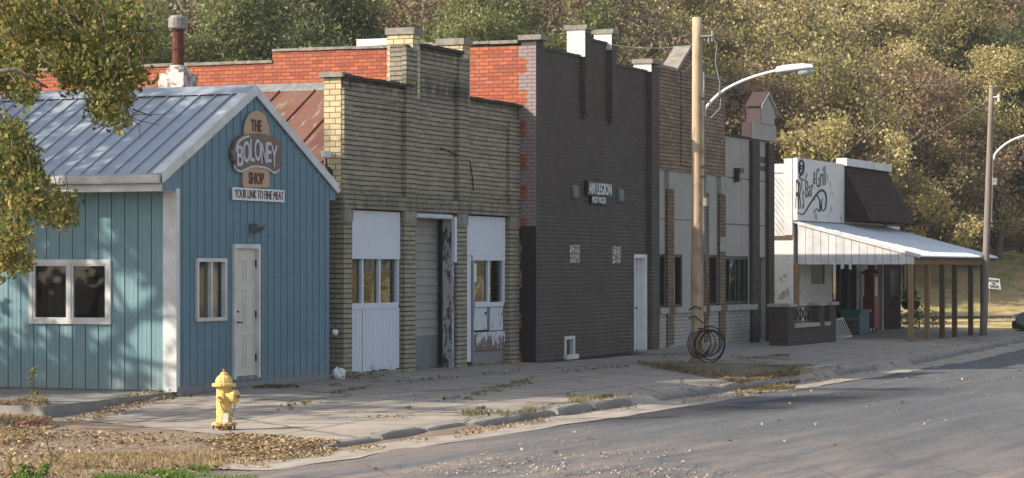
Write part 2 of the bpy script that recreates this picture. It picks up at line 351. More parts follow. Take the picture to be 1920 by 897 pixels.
def glass(key, tint, amt):
    t = NT(key); g = t.n.new('ShaderNodeBsdfGlossy'); g.inputs['Roughness'].default_value = .03; g.inputs['Color'].default_value = (.9, .93, .95, 1)
    tr = t.n.new('ShaderNodeBsdfTransparent'); tr.inputs[0].default_value = (*tint, 1)
    nz = t.noise(t.pos(), 1.4, 2)
    bp = t.n.new('ShaderNodeBump'); bp.inputs['Strength'].default_value = .12; bp.inputs['Distance'].default_value = .05; t.l.new(nz, bp.inputs['Height']); t.l.new(bp.outputs[0], g.inputs['Normal'])
    fr = t.n.new('ShaderNodeLayerWeight'); fr.inputs[0].default_value = .5
    mx = t.n.new('ShaderNodeMixShader'); ge = t.n.new('ShaderNodeNewGeometry'); fac = t.math('ADD', t.math('MULTIPLY', t.math('POWER', fr.outputs['Facing'], 3), .8), amt); t.l.new(t.math('MULTIPLY', fac, t.math('SUBTRACT', 1, ge.outputs['Backfacing'])), mx.inputs[0])
    t.l.new(tr.outputs[0], mx.inputs[1]); t.l.new(g.outputs[0], mx.inputs[2]); t.l.new(mx.outputs[0], t.out.inputs[0])
    return t.done(key)
glass('window_glass', (.75, .78, .78), .03)
glass('dusty_glass', (.6, .6, .56), .06)

def leafmat(key, cols, trans=.35, rough=.55, patch=.35):
    t = NT(key); g = t.n.new('ShaderNodeNewGeometry')
    cr = t.n.new('ShaderNodeValToRGB'); e = cr.color_ramp.elements
    cr.color_ramp.interpolation = 'LINEAR'
    for i, c in enumerate(cols):
        x = i/(len(cols)-1)
        el = e[i] if i < 2 else e.new(x)
        el.position = x; el.color = (*c, 1)
    if len(cols) > 2: pass
    oi = t.n.new('ShaderNodeObjectInfo')
    nz = t.noise(t.pos(), patch, 3)
    r = t.math('ADD', t.math('MULTIPLY', g.outputs['Random Per Island'], .62), t.math('MULTIPLY', t.ramp(nz, .3, .7), .30))
    r = t.math('ADD', r, t.math('MULTIPLY', t.math('SUBTRACT', oi.outputs['Random'], .4), .34))
    t.l.new(r, cr.inputs[0])
    t.color(cr.outputs[0]); t.rough(rough, 0, .25)
    tl = t.n.new('ShaderNodeBsdfTranslucent'); t.l.new(cr.outputs[0], tl.inputs[0])
    mx = t.n.new('ShaderNodeMixShader'); mx.inputs[0].default_value = trans
    t.l.new(t.b.outputs[0], mx.inputs[1]); t.l.new(tl.outputs[0], mx.inputs[2]); t.l.new(mx.outputs[0], t.out.inputs[0])
    return t.done(key)
leafmat('leaf_green', [(.06, .075, .025), (.15, .175, .055), (.28, .29, .11), (.44, .42, .21)], .4)
leafmat('leaf_dark', [(.03, .04, .015), (.06, .08, .028), (.11, .13, .045), (.20, .20, .09)], .3)
leafmat('leaf_gold', [(.10, .095, .035), (.30, .26, .095), (.50, .41, .18), (.68, .58, .33)], .4)
leafmat('leaf_rust', [(.12, .085, .05), (.26, .175, .10), (.40, .28, .165), (.55, .44, .30)], .4)
leafmat('leaf_maple', [(.07, .10, .022), (.17, .19, .05), (.36, .27, .085), (.58, .29, .115)], .4, .55, 1.2)
leafmat('leaf_fallen', [(.13, .085, .045), (.28, .19, .10), (.42, .31, .18), (.56, .46, .32)], .1, .8)
leafmat('leaf_fallen_dark', [(.07, .05, .022), (.15, .10, .045), (.24, .17, .08), (.30, .22, .12)], .1, .8)  # darker copy of leaf_fallen, shade put into its colour; doubles as brown leaves
leafmat('grass_dry', [(.18, .12, .06), (.32, .23, .12), (.44, .33, .19), (.52, .42, .27)], .25, .8)
leafmat('grass_green', [(.04, .09, .012), (.08, .16, .02), (.12, .22, .03), (.20, .26, .05)], .3, .6)
leafmat('weed', [(.06, .07, .02), (.12, .12, .035), (.22, .17, .07), (.30, .22, .10)], .25, .7)

# ---------------------------------------------------------------- mesh builder
class MB:
    def __init__(s): s.v = []; s.f = []
    def quad(s, a, b, c, d):
        n = len(s.v); s.v += [tuple(a), tuple(b), tuple(c), tuple(d)]; s.f.append((n, n+1, n+2, n+3)); return s
    def poly(s, pts):
        n = len(s.v); s.v += [tuple(p) for p in pts]; s.f.append(tuple(range(n, n+len(pts)))); return s
    def box(s, x0, x1, y0, y1, z0, z1):
        n = len(s.v)
        s.v += [(x0,y0,z0),(x1,y0,z0),(x1,y1,z0),(x0,y1,z0),(x0,y0,z1),(x1,y0,z1),(x1,y1,z1),(x0,y1,z1)]
        s.f += [tuple(n+i for i in q) for q in ((0,3,2,1),(4,5,6,7),(0,1,5,4),(1,2,6,5),(2,3,7,6),(3,0,4,7))]; return s
    def prism(s, pts, vec):
        """closed solid: outline pts swept along vec"""
        n = len(s.v); k = len(pts); vec = Vector(vec)
        s.v += [tuple(p) for p in pts]+[tuple(Vector(p)+vec) for p in pts]
        s.f.append(tuple(range(n, n+k))); s.f.append(tuple(range(n+2*k-1, n+k-1, -1)))
        for i in range(k): s.f.append((n+i, n+k+i, n+k+(i+1) % k, n+(i+1) % k))
        return s
    def tube(s, pts, rad, seg=8, cap=True):
        pts = [Vector(p) for p in pts]; r = rad if isinstance(rad, (list, tuple)) else [rad]*len(pts)
        n0 = len(s.v); d = (pts[1]-pts[0]).normalized()
        up = Vector((0,0,1)) if abs(d.z) < .9 else Vector((1,0,0)); a = d.cross(up).normalized()
        for i, p in enumerate(pts):
            d = (pts[min(i+1, len(pts)-1)]-pts[max(i-1, 0)]).normalized()
            a = (a-d*a.dot(d)).normalized(); b = d.cross(a)
            for k in range(seg):
                t_ = 2*math.pi*k/seg; q = p+(a*math.cos(t_)+b*math.sin(t_))*r[i]; s.v.append(tuple(q))
        for i in range(len(pts)-1):
            for k in range(seg):
                s.f.append((n0+i*seg+k, n0+i*seg+(k+1) % seg, n0+(i+1)*seg+(k+1) % seg, n0+(i+1)*seg+k))
        if cap:
            s.f.append(tuple(n0+k for k in range(seg-1, -1, -1))); s.f.append(tuple(n0+(len(pts)-1)*seg+k for k in range(seg)))
        return s
    def lathe(s, prof, c, seg=20, ribs=0, ribamp=0):
        """prof: (radius, z) list; c: centre"""
        n0 = len(s.v)
        for r, z in prof:
            for k in range(seg):
                a = 2*math.pi*k/seg; rr = r*(1+ribamp*math.cos(a*ribs)) if ribs else r
                s.v.append((c[0]+rr*math.cos(a), c[1]+rr*math.sin(a), c[2]+z))
        for i in range(len(prof)-1):
            for k in range(seg): s.f.append((n0+i*seg+k, n0+i*seg+(k+1) % seg, n0+(i+1)*seg+(k+1) % seg, n0+(i+1)*seg+k))
        s.f.append(tuple(n0+k for k in range(seg-1, -1, -1))); s.f.append(tuple(n0+(len(prof)-1)*seg+k for k in range(seg)))
        return s
    def grid(s, xs, zs, solid, y0, y1):
        """wall of cells in the xz plane between y0 (street side) and y1; solid(i,j) -> bool; only outer faces"""
        nx, nz = len(xs)-1, len(zs)-1
        S_ = lambda i, j: 0 <= i < nx and 0 <= j < nz and solid(i, j)
        for i in range(nx):
            for j in range(nz):
                if not S_(i, j): continue
                a, b, c, d = xs[i], xs[i+1], zs[j], zs[j+1]
                s.quad((a,y0,c),(b,y0,c),(b,y0,d),(a,y0,d)); s.quad((b,y1,c),(a,y1,c),(a,y1,d),(b,y1,d))
                if not S_(i-1, j): s.quad((a,y1,c),(a,y0,c),(a,y0,d),(a,y1,d))
                if not S_(i+1, j): s.quad((b,y0,c),(b,y1,c),(b,y1,d),(b,y0,d))
                if not S_(i, j-1): s.quad((a,y1,c),(b,y1,c),(b,y0,c),(a,y0,c))
                if not S_(i, j+1): s.quad((a,y0,d),(b,y0,d),(b,y1,d),(a,y1,d))
        return s
    def build(s, name, m, parent=None, smooth=False, weld=False):
        me = bpy.data.meshes.new(name); me.from_pydata(s.v, [], s.f)
        if weld:
            import bmesh
            bm = bmesh.new(); bm.from_mesh(me); bmesh.ops.remove_doubles(bm, verts=bm.verts, dist=1e-4); bmesh.ops.recalc_face_normals(bm, faces=bm.faces); bm.to_mesh(me); bm.free()
        if smooth: me.shade_smooth()
        me.materials.append(MATS[m]); me.update()
        o = bpy.data.objects.new(name, me); COL.objects.link(o)
        if parent: o.parent = parent; o.matrix_parent_inverse = parent_inv(parent)
        return o
def parent_inv(p):
    return Matrix.Translation(-world_loc(p))
def world_loc(p):
    v = p.location.copy()
    return v if p.type == 'EMPTY' else Vector((0, 0, 0))
def thing(name, label, cat, loc=(0,0,0), group=None):
    o = bpy.data.objects.new(name, None); o.empty_display_size = .2; COL.objects.link(o); o.location = loc
    return tag(o, label, cat, group)
def tag(o, label, cat, group=None):
    o['label'] = label; o['category'] = cat
    if group: o['group'] = group
    return o
def struct(o, kind='structure', label=None):
    o['kind'] = kind
    if label: o['label'] = label
    return o
def wall(x0, x1, z0, z1, y0, y1, holes=(), extra_x=(), top=None):
    xs = sorted(set([x0, x1, *extra_x]+[h[0] for h in holes]+[h[1] for h in holes]))
    zs = sorted(set([z0, z1]+[h[2] for h in holes]+[h[3] for h in holes]+([v for _, _, v in top] if top else [])))
    if top: xs = sorted(set(xs+[a for a, _, _ in top]+[b for _, b, _ in top])); zs = sorted(set(zs))
    def solid(i, j):
        cx, cz = (xs[i]+xs[i+1])/2, (zs[j]+zs[j+1])/2
        if any(h[0] < cx < h[1] and h[2] < cz < h[3] for h in holes): return False
        if top:
            for a, b, v in top:
                if a < cx < b: return cz < v
        return cz < z1
    return MB().grid(xs, zs, solid, y0, y1)
def text_mesh(s, size, name, m, parent, loc, rot=(math.pi/2, 0, 0), sx=1, sy=1, ext=.006, shear=0, off=0, roll=0, align='LEFT', boxw=None):
    cu = bpy.data.curves.new(name, 'FONT'); cu.body = s; cu.size = size; cu.extrude = ext; cu.shear = shear; cu.offset = off; cu.align_x = align; cu.resolution_u = 3
    o = bpy.data.objects.new('tmp', cu); COL.objects.link(o); bpy.context.view_layer.update()
    me = bpy.data.meshes.new_from_object(o.evaluated_get(bpy.context.evaluated_depsgraph_get()))
    bpy.data.objects.remove(o)
    if boxw:
        xs_ = [v.co.x for v in me.vertices]; k = boxw/(max(xs_)-min(xs_)); mn = min(xs_)
        for v in me.vertices: v.co.x = (v.co.x-mn)*k
        sx = 1
    M = Matrix.Translation(loc) @ Matrix.Rotation(rot[2], 4, 'Z') @ Matrix.Rotation(rot[0], 4, 'X') @ Matrix.Rotation(roll, 4, 'Z') @ Matrix.Diagonal((sx, sy, 1, 1))
    me.transform(M); me.materials.clear(); me.materials.append(MATS[m])
    ob = bpy.data.objects.new(name, me); COL.objects.link(ob)
    if parent: ob.parent = parent; ob.matrix_parent_inverse = parent_inv(parent)
    return ob

# ---------------------------------------------------------------- ground heights
def base_h(x):                      # level along the foot of the shop fronts
    if x < -4: return -.23
    if x < 1: return -.23+(x+4)/5*.20
    if x < 6: return -.03+(x-1)/5*.03
    return 0.0
CURB = [(-7.3, -6.2), (22, -6.15), (40, -4.9), (130, 1.5)]
def curb_y(x):
    if x <= CURB[0][0]: return CURB[0][1]
    for (a, b), (c, d) in zip(CURB, CURB[1:]):
        if x <= c: return b+(d-b)*(x-a)/(c-a)
    return CURB[-1][1]
def walk_z(x, y):
    t_ = min(max(-y/6.2, 0), 1); ct = -.14 if x > -3 else -.14-.06*min(1, (-3-x)/3)
    return base_h(x)*(1-t_)+ct*t_
def sst(a, b, x): t_ = min(max((x-a)/(b-a), 0), 1); return t_*t_*(3-2*t_)
def hill(x, y):
    D = (x-CX)*FX+(y-CY)*FY; lat = (x-CX)*FY-(y-CY)*FX
    D0 = 80+20*sst(0, 10, lat)
    h = .21*max(0, D-D0-4)*sst(D0, D0+14, D)
    h += max(0, D-(D0-2))*.02
    return min(h, 60)*sst(-28, 0, lat+40)
def ground_z(x, y):
    z = hill(x, y)
    if y < curb_y(x)-.2: return z*sst(-80,-30,-y)*0-.45
    if -8 < x < 47 and y < 13: return -.45
    if x < -3.5 and y < 20: return -.45 if (y < 12 and x > -30) else -.3
    return z-.03+.12*noise.noise((x*.15, y*.15, 0))
def sheet(name, m, xs, ys, zf, kind='structure', skirt=0):
    mb = MB(); nx, ny = len(xs), len(ys)
    pts = [[None]*ny for _ in range(nx)]
    for i, x in enumerate(xs):
        for j in range(ny):
            y = ys[j] if not callable(ys[j]) else ys[j](x)
            mb.v.append((x, y, zf(x, y)))
    for i in range(nx-1):
        for j in range(ny-1): mb.f.append((i*ny+j, (i+1)*ny+j, (i+1)*ny+j+1, i*ny+j+1))
    if skirt:
        ring = [i*ny for i in range(nx)]+[(nx-1)*ny+j for j in range(1, ny)]+[i*ny+ny-1 for i in range(nx-2, -1, -1)]+[j for j in range(ny-2, 0, -1)]
        n0 = len(mb.v)
        for r in ring: v = mb.v[r]; mb.v.append((v[0], v[1], v[2]-skirt))
        k = len(ring)
        for i in range(k): mb.f.append((ring[i], n0+i, n0+(i+1) % k, ring[(i+1) % k]))
    o = mb.build(name, m, smooth=not skirt); struct(o, kind); return o
def frange(a, b, n): return [a+(b-a)*i/n for i in range(n+1)]

gx = [-900, -400, -200, -120, -80, -50]+frange(-34, 150, 92)+[165, 185, 210, 260, 340, 500, 900]
gy = [-900, -500, -250, -120, -60, -35]+frange(-24, 110, 67)+[125, 150, 190, 260, 400, 900]
sheet('ground', 'ground', gx, gy, ground_z)
# road sheet: from the gutter out across the street
def road_z(x, y): return -.25+.012*noise.noise((x*.3, y*.5, 1))-.02*sst(.6, .3, curb_y(x)-y)
sheet('road', 'asphalt', frange(-60, 130, 190), [-19-k*1.2 for k in range(9, -1, -1)]+[-17, -15.5, -14]+[(lambda x, o=o: curb_y(x)-o) for o in (6.6, 5.2, 4, 3, 2, 1.3, .72, -.1)], road_z)
def gut_z(x, y): return -.246-.015*noise.noise((x*.8, y, 3))
gm = MB(); xs = frange(-10.2, 130, 280)
for i, x in enumerate(xs):
    wob = .12*noise.noise((x*.9, 0, 5))+.05*noise.noise((x*4, 0, 8))
    for o in (.84+wob, .45, .02): gm.v.append((x, curb_y(x)-o, gut_z(x, -o)+(0 if o > .1 else .01)))
for i in range(len(xs)-1):
    for j in range(2): a = i*3+j; gm.f.append((a, a+3, a+4, a+1))
struct(gm.build('gutter', 'gutter', smooth=True))

# sidewalk, cut to its worn outline at the near end
def walk_sheet():
    mb = MB(); XS = frange(-7.3, 47, 108); NY = 14
    for x in XS:
        y1 = 0.6 if x > -3.2 else max(-6.0, 0.2-(-3.2-x)*1.62)
        y0 = curb_y(x)+.16
        mb.v.append((x, curb_y(x)-.02, -.262))
        for j in range(NY+1):
            y = y0+(y1-y0)*j/NY
            zz = walk_z(x, y)+.010*noise.noise((x*.6, y*.6, 4))
            if 3.6 < x < 6.2 and y < -5: zz -= .03
            mb.v.append((x+(.15*noise.noise((y, 0, 2)) if x < -7 else 0), y, zz))
    for i in range(len(XS)-1):
        for j in range(NY+1): a = i*(NY+2)+j; mb.f.append((a, a+NY+2, a+NY+3, a+1))
    o = mb.build('sidewalk', 'sidewalk', smooth=True); struct(o)
walk_sheet()
# curb stones, broken and heaved, with driveway gaps
cm = MB(); x = -7.2
while x < 90:
    L = 1.35+random.random()*.5
    gap = (2.9 < x < 4.6) or (10.6 < x < 14.8) or (18 < x < 20.3)
    if not gap:
        a, b = x+.028, x+L-.028; ya, yb = curb_y(a), curb_y(b); j = random.uniform(-.045, .045); dz = random.uniform(-.02, .015)
        if x < -6.5: dz -= .05
        prof = [(-.015, -.32), (0, -.025), (.03, .0), (.15, .008), (.17, -.01), (.17, -.32)]
        n = len(cm.v); SEG = 4
        for s_ in range(SEG+1):
            xx = a+(b-a)*s_/SEG; y_ = ya+(yb-ya)*s_/SEG
            for k, (o, z) in enumerate(prof):
                e = .02*noise.noise((xx*3, k*2., 0)); sh = .03 if s_ in (0, SEG) and k in (1, 2, 3) else 0
                cm.v.append((xx, y_+o+j+e*.5, -.128+z+dz+e-sh))
        K = len(prof)
        for s_ in range(SEG):
            for k in range(K-1): q = n+s_*K+k; cm.f.append((q, q+K, q+K+1, q+1))
        cm.f.append(tuple(n+k for k in range(K))); cm.f.append(tuple(n+SEG*K+k for k in range(K-1, -1, -1)))
    x += L
struct(cm.build('curb', 'concrete'))
# dirt lot in the near left corner
def dirt_z(x, y):
    w_ = sst(-9.2, -7.4, x)
    z = -.235*(1-w_)+(walk_z(x, y)+.004)*w_+(.03*noise.noise((x*.5, y*.5, 9))+.012*noise.noise((x*2.2, y*2.2, 9)))*(1-w_*.75)
    z += .10*math.exp(-((x+5.4)**2+(y-.5)**2)/1.6)      # heap by the slab
    e = -6.55+.25*noise.noise((x*.5, 3, 3))
    z = z*(1-sst(e+.5, e-.1, y))+(-.30)*sst(e+.5, e-.1, y) if False else z-max(0, z+.285)*sst(-(e+.6), -(e-.25), -y)
    return z
def walk_edge(x): return 0.6 if x > -3.2 else max(-6.0, 0.2-(-3.2-x)*1.62)
dm = MB(); DX = frange(-30, -2.9, 110); DY = [(lambda x, t_=t_: -7.3+t_*19) for t_ in frange(0, 1, 130)]
sheet('dirt', 'dirt', DX, DY, lambda x, y: min(dirt_z(x, y), walk_z(x, y)-.03) if (x > -7.2 and y < walk_edge(x)-.12) else (min(dirt_z(x, y), -.12) if x > -3.8 else dirt_z(x, y)))
# concrete slab beside the blue building
sl = MB(); SX = [-3.6, -2.4, -1.2, .02]
sl.prism([(-3.62, .0, -.045), (.03, .03, .0), (.03, 11, .0), (-3.58, 11, -.045)], (0, 0, -.32))
struct(sl.build('concrete_slab', 'concrete'))
# verge around the wooden pole
VERGE = []
def verge():
    pts = [onz(px, py, -.12) for px, py in ((1185, 690), (1310, 684), (1420, 684), (1500, 688), (1545, 684), (1500, 700), (1372, 719), (1344, 714), (1280, 704))]
    c = sum(pts, Vector())/len(pts); mb = MB(); n = len(pts); VERGE.extend((p.x, p.y) for p in pts)
    rings = []
    for k, f in enumerate((1, .8, .5, .2)):
        r = []
        for p in pts:
            q = c.lerp(p, f); q.z = walk_z(q.x, q.y)+(-.03, .03, .055, .065)[k]+.02*noise.noise((q.x*2, q.y*2, 1)); r.append(q)
        rings.append(r)
    for a, b in zip(rings, rings[1:]):
        for i in range(n): mb.quad(a[i], a[(i+1) % n], b[(i+1) % n], b[i])
    mb.poly(rings[-1]); struct(mb.build('verge', 'leaf_litter_soil', smooth=True, weld=True))
verge()

# ---------------------------------------------------------------- windows and small facade pieces
def window(parent, x0, x1, z0, z1, y, frame='white_trim', fw=.06, mull=(), rails=(), proud=.03, g='window_glass', curtains=(), depth=.5, setback=.04):
    """window in a wall facing the street (-y); y = wall face"""
    f = MB(); yb = y+.05; yf = y-proud
    f.box(x0, x0+fw, yf, yb, z0, z1); f.box(x1-fw, x1, yf, yb, z0, z1)
    f.box(x0+fw, x1-fw, yf, yb, z1-fw, z1); f.box(x0+fw, x1-fw, yf, yb, z0, z0+fw)
    for m_ in mull: f.box(m_-fw*.4, m_+fw*.4, yf+.008, yb-.003, z0+fw, z1-fw)
    w = f.build('window', frame, parent)
    MB().box(x0+fw, x1-fw, y+.002+setback, y+.008+setback, z0+fw, z1-fw).build('pane', g, w)
    dp = y+max(.3, depth*.7); xe = x1+(dp-y)*2.7
    MB().quad((x0-.1, dp, z0-.15), (xe, dp, z0-.15), (xe, dp, z1+.1), (x0-.1, dp, z1+.1)).quad((x0, y+.29, z0-.15), (xe, y+.29, z0-.15), (xe, dp, z0-.14), (x0, dp, z0-.14)).build('dark_interior', 'dark_room', w)
    for a, b, c, d in curtains:
        cmb = MB(); n = 12
        for i in range(n):
            xa, xb = a+(b-a)*i/n, a+(b-a)*(i+1)/n; ya, yb_ = y+.12+.02*(i % 2), y+.12+.02*((i+1) % 2)
            cmb.quad((xa, ya, c), (xb, yb_, c), (xb, yb_, d), (xa, ya, d))
        cmb.build('curtain', 'curtain', w)
    return w

def ribbed(parent, name, m, axis, a0, a1, z0, ztop, c, period=.25, holes=(), out=-1, groove=False):
    """steel sheet with ribs. axis 'x': runs in x at y=c; axis 'y': runs in y at x=c. ztop(a)"""
    prof = [0]; a = a0; cols = []
    while a < a1-1e-6:
        for da, h in (((0, 0), (period*.30, .0), (period*.32, .003), (period*.36, .003), (period*.38, 0), (period*.62, .0), (period*.64, .003), (period*.68, .003), (period*.70, 0), (period*.905, .004), (period*.93, -.022), (period*.975, -.022)) if groove else ()) or ((0, 0), (period*.38, 0), (period*.40, .004), (period*.46, .004), (period*.48, 0), (period*.84, 0), (period*.89, .020), (period*.95, .020)):
            if a+da < a1: cols.append((a+da, h))
        a += period
    cols.append((a1, 0))
    for h in holes:
        for e in (h[0], h[1]): cols.append((e, 0))
    cols = sorted(cols); mb = MB()
    P_ = (lambda a, h, z: (a, c+out*h, z)) if axis == 'x' else (lambda a, h, z: (c+out*h, a, z))
    for (a, ha), (b, hb) in zip(cols, cols[1:]):
        if b-a < 1e-5: continue
        mid = (a+b)/2; segs = [(z0, None)]
        hs = sorted([h for h in holes if h[0] < mid < h[1]], key=lambda h: h[2])
        cur = z0; parts = []
        for h in hs: parts.append((cur, h[2])); cur = h[3]
        parts.append((cur, None))
        for lo, hi in parts:
            za = ztop(a) if hi is None else hi; zb = ztop(b) if hi is None else hi
            if min(za, zb) > lo+.001: mb.quad(P_(a, ha, lo), P_(b, hb, lo), P_(b, hb, zb), P_(a, ha, za))
    return mb.build(name, m, parent)

# ================================================================ BLUE SHOP
B = thing('shop_building', 'small blue ribbed-steel shop with gabled metal roof and cream front door', 'building', (2.6, 0, 0))
ga = lambda x: 3.12+(1.44*(1-abs(x-2.6)/2.6))
zg = lambda x: 3.06+1.50*(1-abs(x-2.6)/2.6)
# roof
ex0, ex1, rz = -.42, 5.44, 4.80; ez = 3.31
def rt(x): return rz-(rz-ez)*abs(x-2.50)/2.93
ribbed(B, 'front_wall', 'blue_front_steel', 'x', 0, 5.2, .06, lambda x: rt(x)-.052, 0, .23,
       [(.62, 1.52, 1.08, 2.02), (1.80, 2.60, .14, 2.24)])
ribbed(B, 'side_wall', 'blue_side_steel', 'y', .2, 12, .02, lambda y: 3.1, 0, .235, [(1.16, 2.58, 1.05, 1.99)], groove=True)
MB().quad((5.2, 0, 0), (5.2, 12, 0), (5.2, 12, 3.1), (5.2, 0, 3.1)).build('side_wall', 'blue_front_steel', B)
MB().poly([(5.2, 12, 0), (0, 12, 0), (0, 12, 3.1), (2.6, 12, 4.6), (5.2, 12, 3.1)]).build('rear_wall', 'blue_front_steel', B)
MB().box(.03, 5.17, .03, 11.9, -.35, .02).build('foundation', 'concrete', B)
MB().box(.0, 5.22, -.03, .015, -.06, .065).build('base_board', 'weathered_grey_wood', B)
MB().box(-.035, .0, -.035, .2, 0, 3.1).box(.0, .07, -.034, -.001, .07, 3.1).build('corner_trim', 'white_trim', B)
R_ = MB(); Y0, Y1 = -.03, 12.3
for xa, xb in ((ex0, 2.50), (2.50, ex1)):
    R_.prism([(xa, Y0, rt(xa)), (xb, Y0, rt(xb)), (xb, Y0, rt(xb)-.05), (xa, Y0, rt(xa)-.05)], (0, Y1-Y0, 0))
roof = R_.build('roof', 'galvanised_roof', B)
sm = MB()
y = .25
while y < 12.2:
    for xa, xb in ((ex0, 2.41), (2.59, ex1)):
        sm.prism([(xa, y, rt(xa)+.002), (xb, y, rt(xb)+.002), (xb, y, rt(xb)+.028), (xa, y, rt(xa)+.028)], (0, .022, 0))
    y += .29
sm.build('seam', 'galvanised_roof', roof)
MB().prism([(2.22, Y0, rt(2.22)+.03), (2.50, Y0, rz+.035), (2.78, Y0, rt(2.78)+.03), (2.78, Y0, rt(2.78)+.038), (2.50, Y0, rz+.045), (2.22, Y0, rt(2.22)+.038)], (0, Y1-Y0, 0)).build('ridge_cap', 'galvanised_roof', roof)
rk = MB()
for xa, xb in ((ex0-.02, 2.50), (2.50, ex1+.02)):
    rk.prism([(xa, Y0-.02, rt(xa)+.035), (xb, Y0-.02, rt(xb)+.035), (xb, Y0-.02, rt(xb)-.13), (xa, Y0-.02, rt(xa)-.13)], (0, .028, 0))
    rk.prism([(xa, Y0, rt(xa)+.037), (xb, Y0, rt(xb)+.037), (xb, Y0, rt(xb)+.008), (xa, Y0, rt(xa)+.008)], (0, .17, 0))
rk.build('rake_trim', 'white_trim', roof)
g_ = MB(); gp = [(ex0-.10, 3.29), (ex0-.10, 3.27), (ex0-.085, 3.20), (ex0-.07, 3.17), (ex0, 3.17), (ex0, 3.29)]
g_.prism([(a, Y0+.04, b) for a, b in gp], (0, Y1-Y0, 0)); g_.build('gutter', 'white_trim', B)
MB().box(ex0+.02, ex0+.045, Y0+.035, Y1-.1, 3.05, 3.165).box(ex0+.045, -.002, Y0+.035, Y1-.1, 3.052, 3.07).build('fascia', 'white_trim', B)
MB().box(5.2+.002, ex1-.03, Y0+.035, Y1-.1, 3.06, 3.18).build('fascia', 'white_trim', B)
MB().prism([(ex0+.046, -.012, 3.06), (-.002, -.012, 3.06), (-.002, -.012, rt(0)-.055), (ex0+.046, -.012, rt(ex0)-.04)], (0, .02, 0)).build('eave_return', 'blue_front_steel', B)
MB().prism([(5.202, -.012, 3.07), (ex1-.03, -.012, 3.07), (ex1-.03, -.012, rt(ex1)-.04), (5.202, -.012, rt(5.2)-.055)], (0, .02, 0)).build('eave_return', 'blue_front_steel', B)
# side window (two sliding sashes)
f = MB(); xo = -.035
for y0, y1, z0, z1 in ((1.13, 1.20, 1.02, 2.02), (2.54, 2.61, 1.02, 2.02), (1.20, 2.54, 1.95, 2.02), (1.20, 2.54, 1.02, 1.09), (1.84, 1.90, 1.09, 1.95)):
    f.box(xo, .05, y0, y1, z0, z1)
for y0, y1 in ((1.20, 1.84), (1.90, 2.54)):
    f.box(xo+.012, .03, y0, y0+.035, 1.09, 1.95); f.box(xo+.012, .03, y1-.035, y1, 1.09, 1.95)
    f.box(xo+.012, .03, y0+.035, y1-.035, 1.09, 1.12); f.box(xo+.012, .03, y0+.035, y1-.035, 1.92, 1.95)
w = f.build('window', 'white_trim', B)
MB().box(.0, .006, 1.235, 1.805, 1.12, 1.92).box(.0, .006, 1.935, 2.505, 1.12, 1.92).build('pane', 'window_glass', w)
MB().quad((.7, 1, .9), (.7, 2.8, .9), (.7, 2.8, 2.1), (.7, 1, 2.1)).build('dark_interior', 'dark_room', w)
cmb = MB()
for i in range(7): cmb.quad((.12+.03*(i % 2), 2.36-.07*i+.0, 1.1), (.12+.03*((i+1) % 2), 2.29-.07*i, 1.1), (.12+.03*((i+1) % 2), 2.29-.07*i, 1.95), (.12+.03*(i % 2), 2.36-.07*i, 1.95))
c_ = cmb.build('curtain', 'dusty_glass', w)
# front window
window(B, .60, 1.54, 1.06, 2.04, -.012, 'white_trim', .055, mull=(1.07,), curtains=((1.10, 1.50, 1.1, 2.0), (.66, .80, 1.1, 2.0)), depth=.6)
# door
fr = MB(); fr.box(1.76, 1.83, -.05, .03, .12, 2.27); fr.box(2.57, 2.64, -.05, .03, .12, 2.27); fr.box(1.83, 2.57, -.05, .03, 2.20, 2.27)
fr.build('door_frame', 'white_trim', B)
d = MB(); d.box(1.83, 2.57, .012, .04, .16, 2.20)
dr = d.build('door', 'cream_door', B)
pn = MB()
for xa, xb in ((1.91, 2.16), (2.24, 2.49)):
    for za, zb in ((.30, .82), (.94, 1.55), (1.68, 2.02)):
        for a, b, c, e in ((xa, xb, za, za+.012), (xa, xb, zb-.012, zb), (xa, xa+.012, za+.012, zb-.012), (xb-.012, xb, za+.012, zb-.012)):
            pn.box(a, b, .002, .012-.001, c, e)
pn.build('panel_moulding', 'cream_door', dr)
MB().box(1.83, 2.57, -.02, .01, .10, .155).build('threshold', 'zinc', B)
MB().lathe([(.0, 0), (.028, .0), (.028, .02), (.01, .03)], (1.90, -.03, 1.18), 10).build('deadbolt', 'black_metal', dr)
MB().tube([(1.90, -.01, 1.02), (1.90, -.06, 1.02), (1.97, -.07, 1.02)], .014, 6).build('handle', 'black_metal', dr)
for z in (.38, 1.08, 1.9): MB().box(2.555, 2.58, -.012, .01, z, z+.12).build('hinge', 'black_metal', dr)
# wall light
wl_ = MB(); wl_.box(2.33, 2.62, -.15, -.021, 2.55, 2.60); wl_.prism([(2.33, -.15, 2.55), (2.33, -.021, 2.55), (2.33, -.021, 2.46), (2.33, -.06, 2.46)], (.29, 0, 0)); wl_.box(2.30, 2.36, -.03, -.02, 2.40, 2.53)
wl_.build('wall_light', 'blue_grey_panel', B)
# flag bracket step
stp = MB().box(2.7, 4.2, -.5, -.04, -.16, .0); tag(stp.build('door_step', 'concrete'), 'low dark concrete step lying at the foot of the blue front wall', 'step')

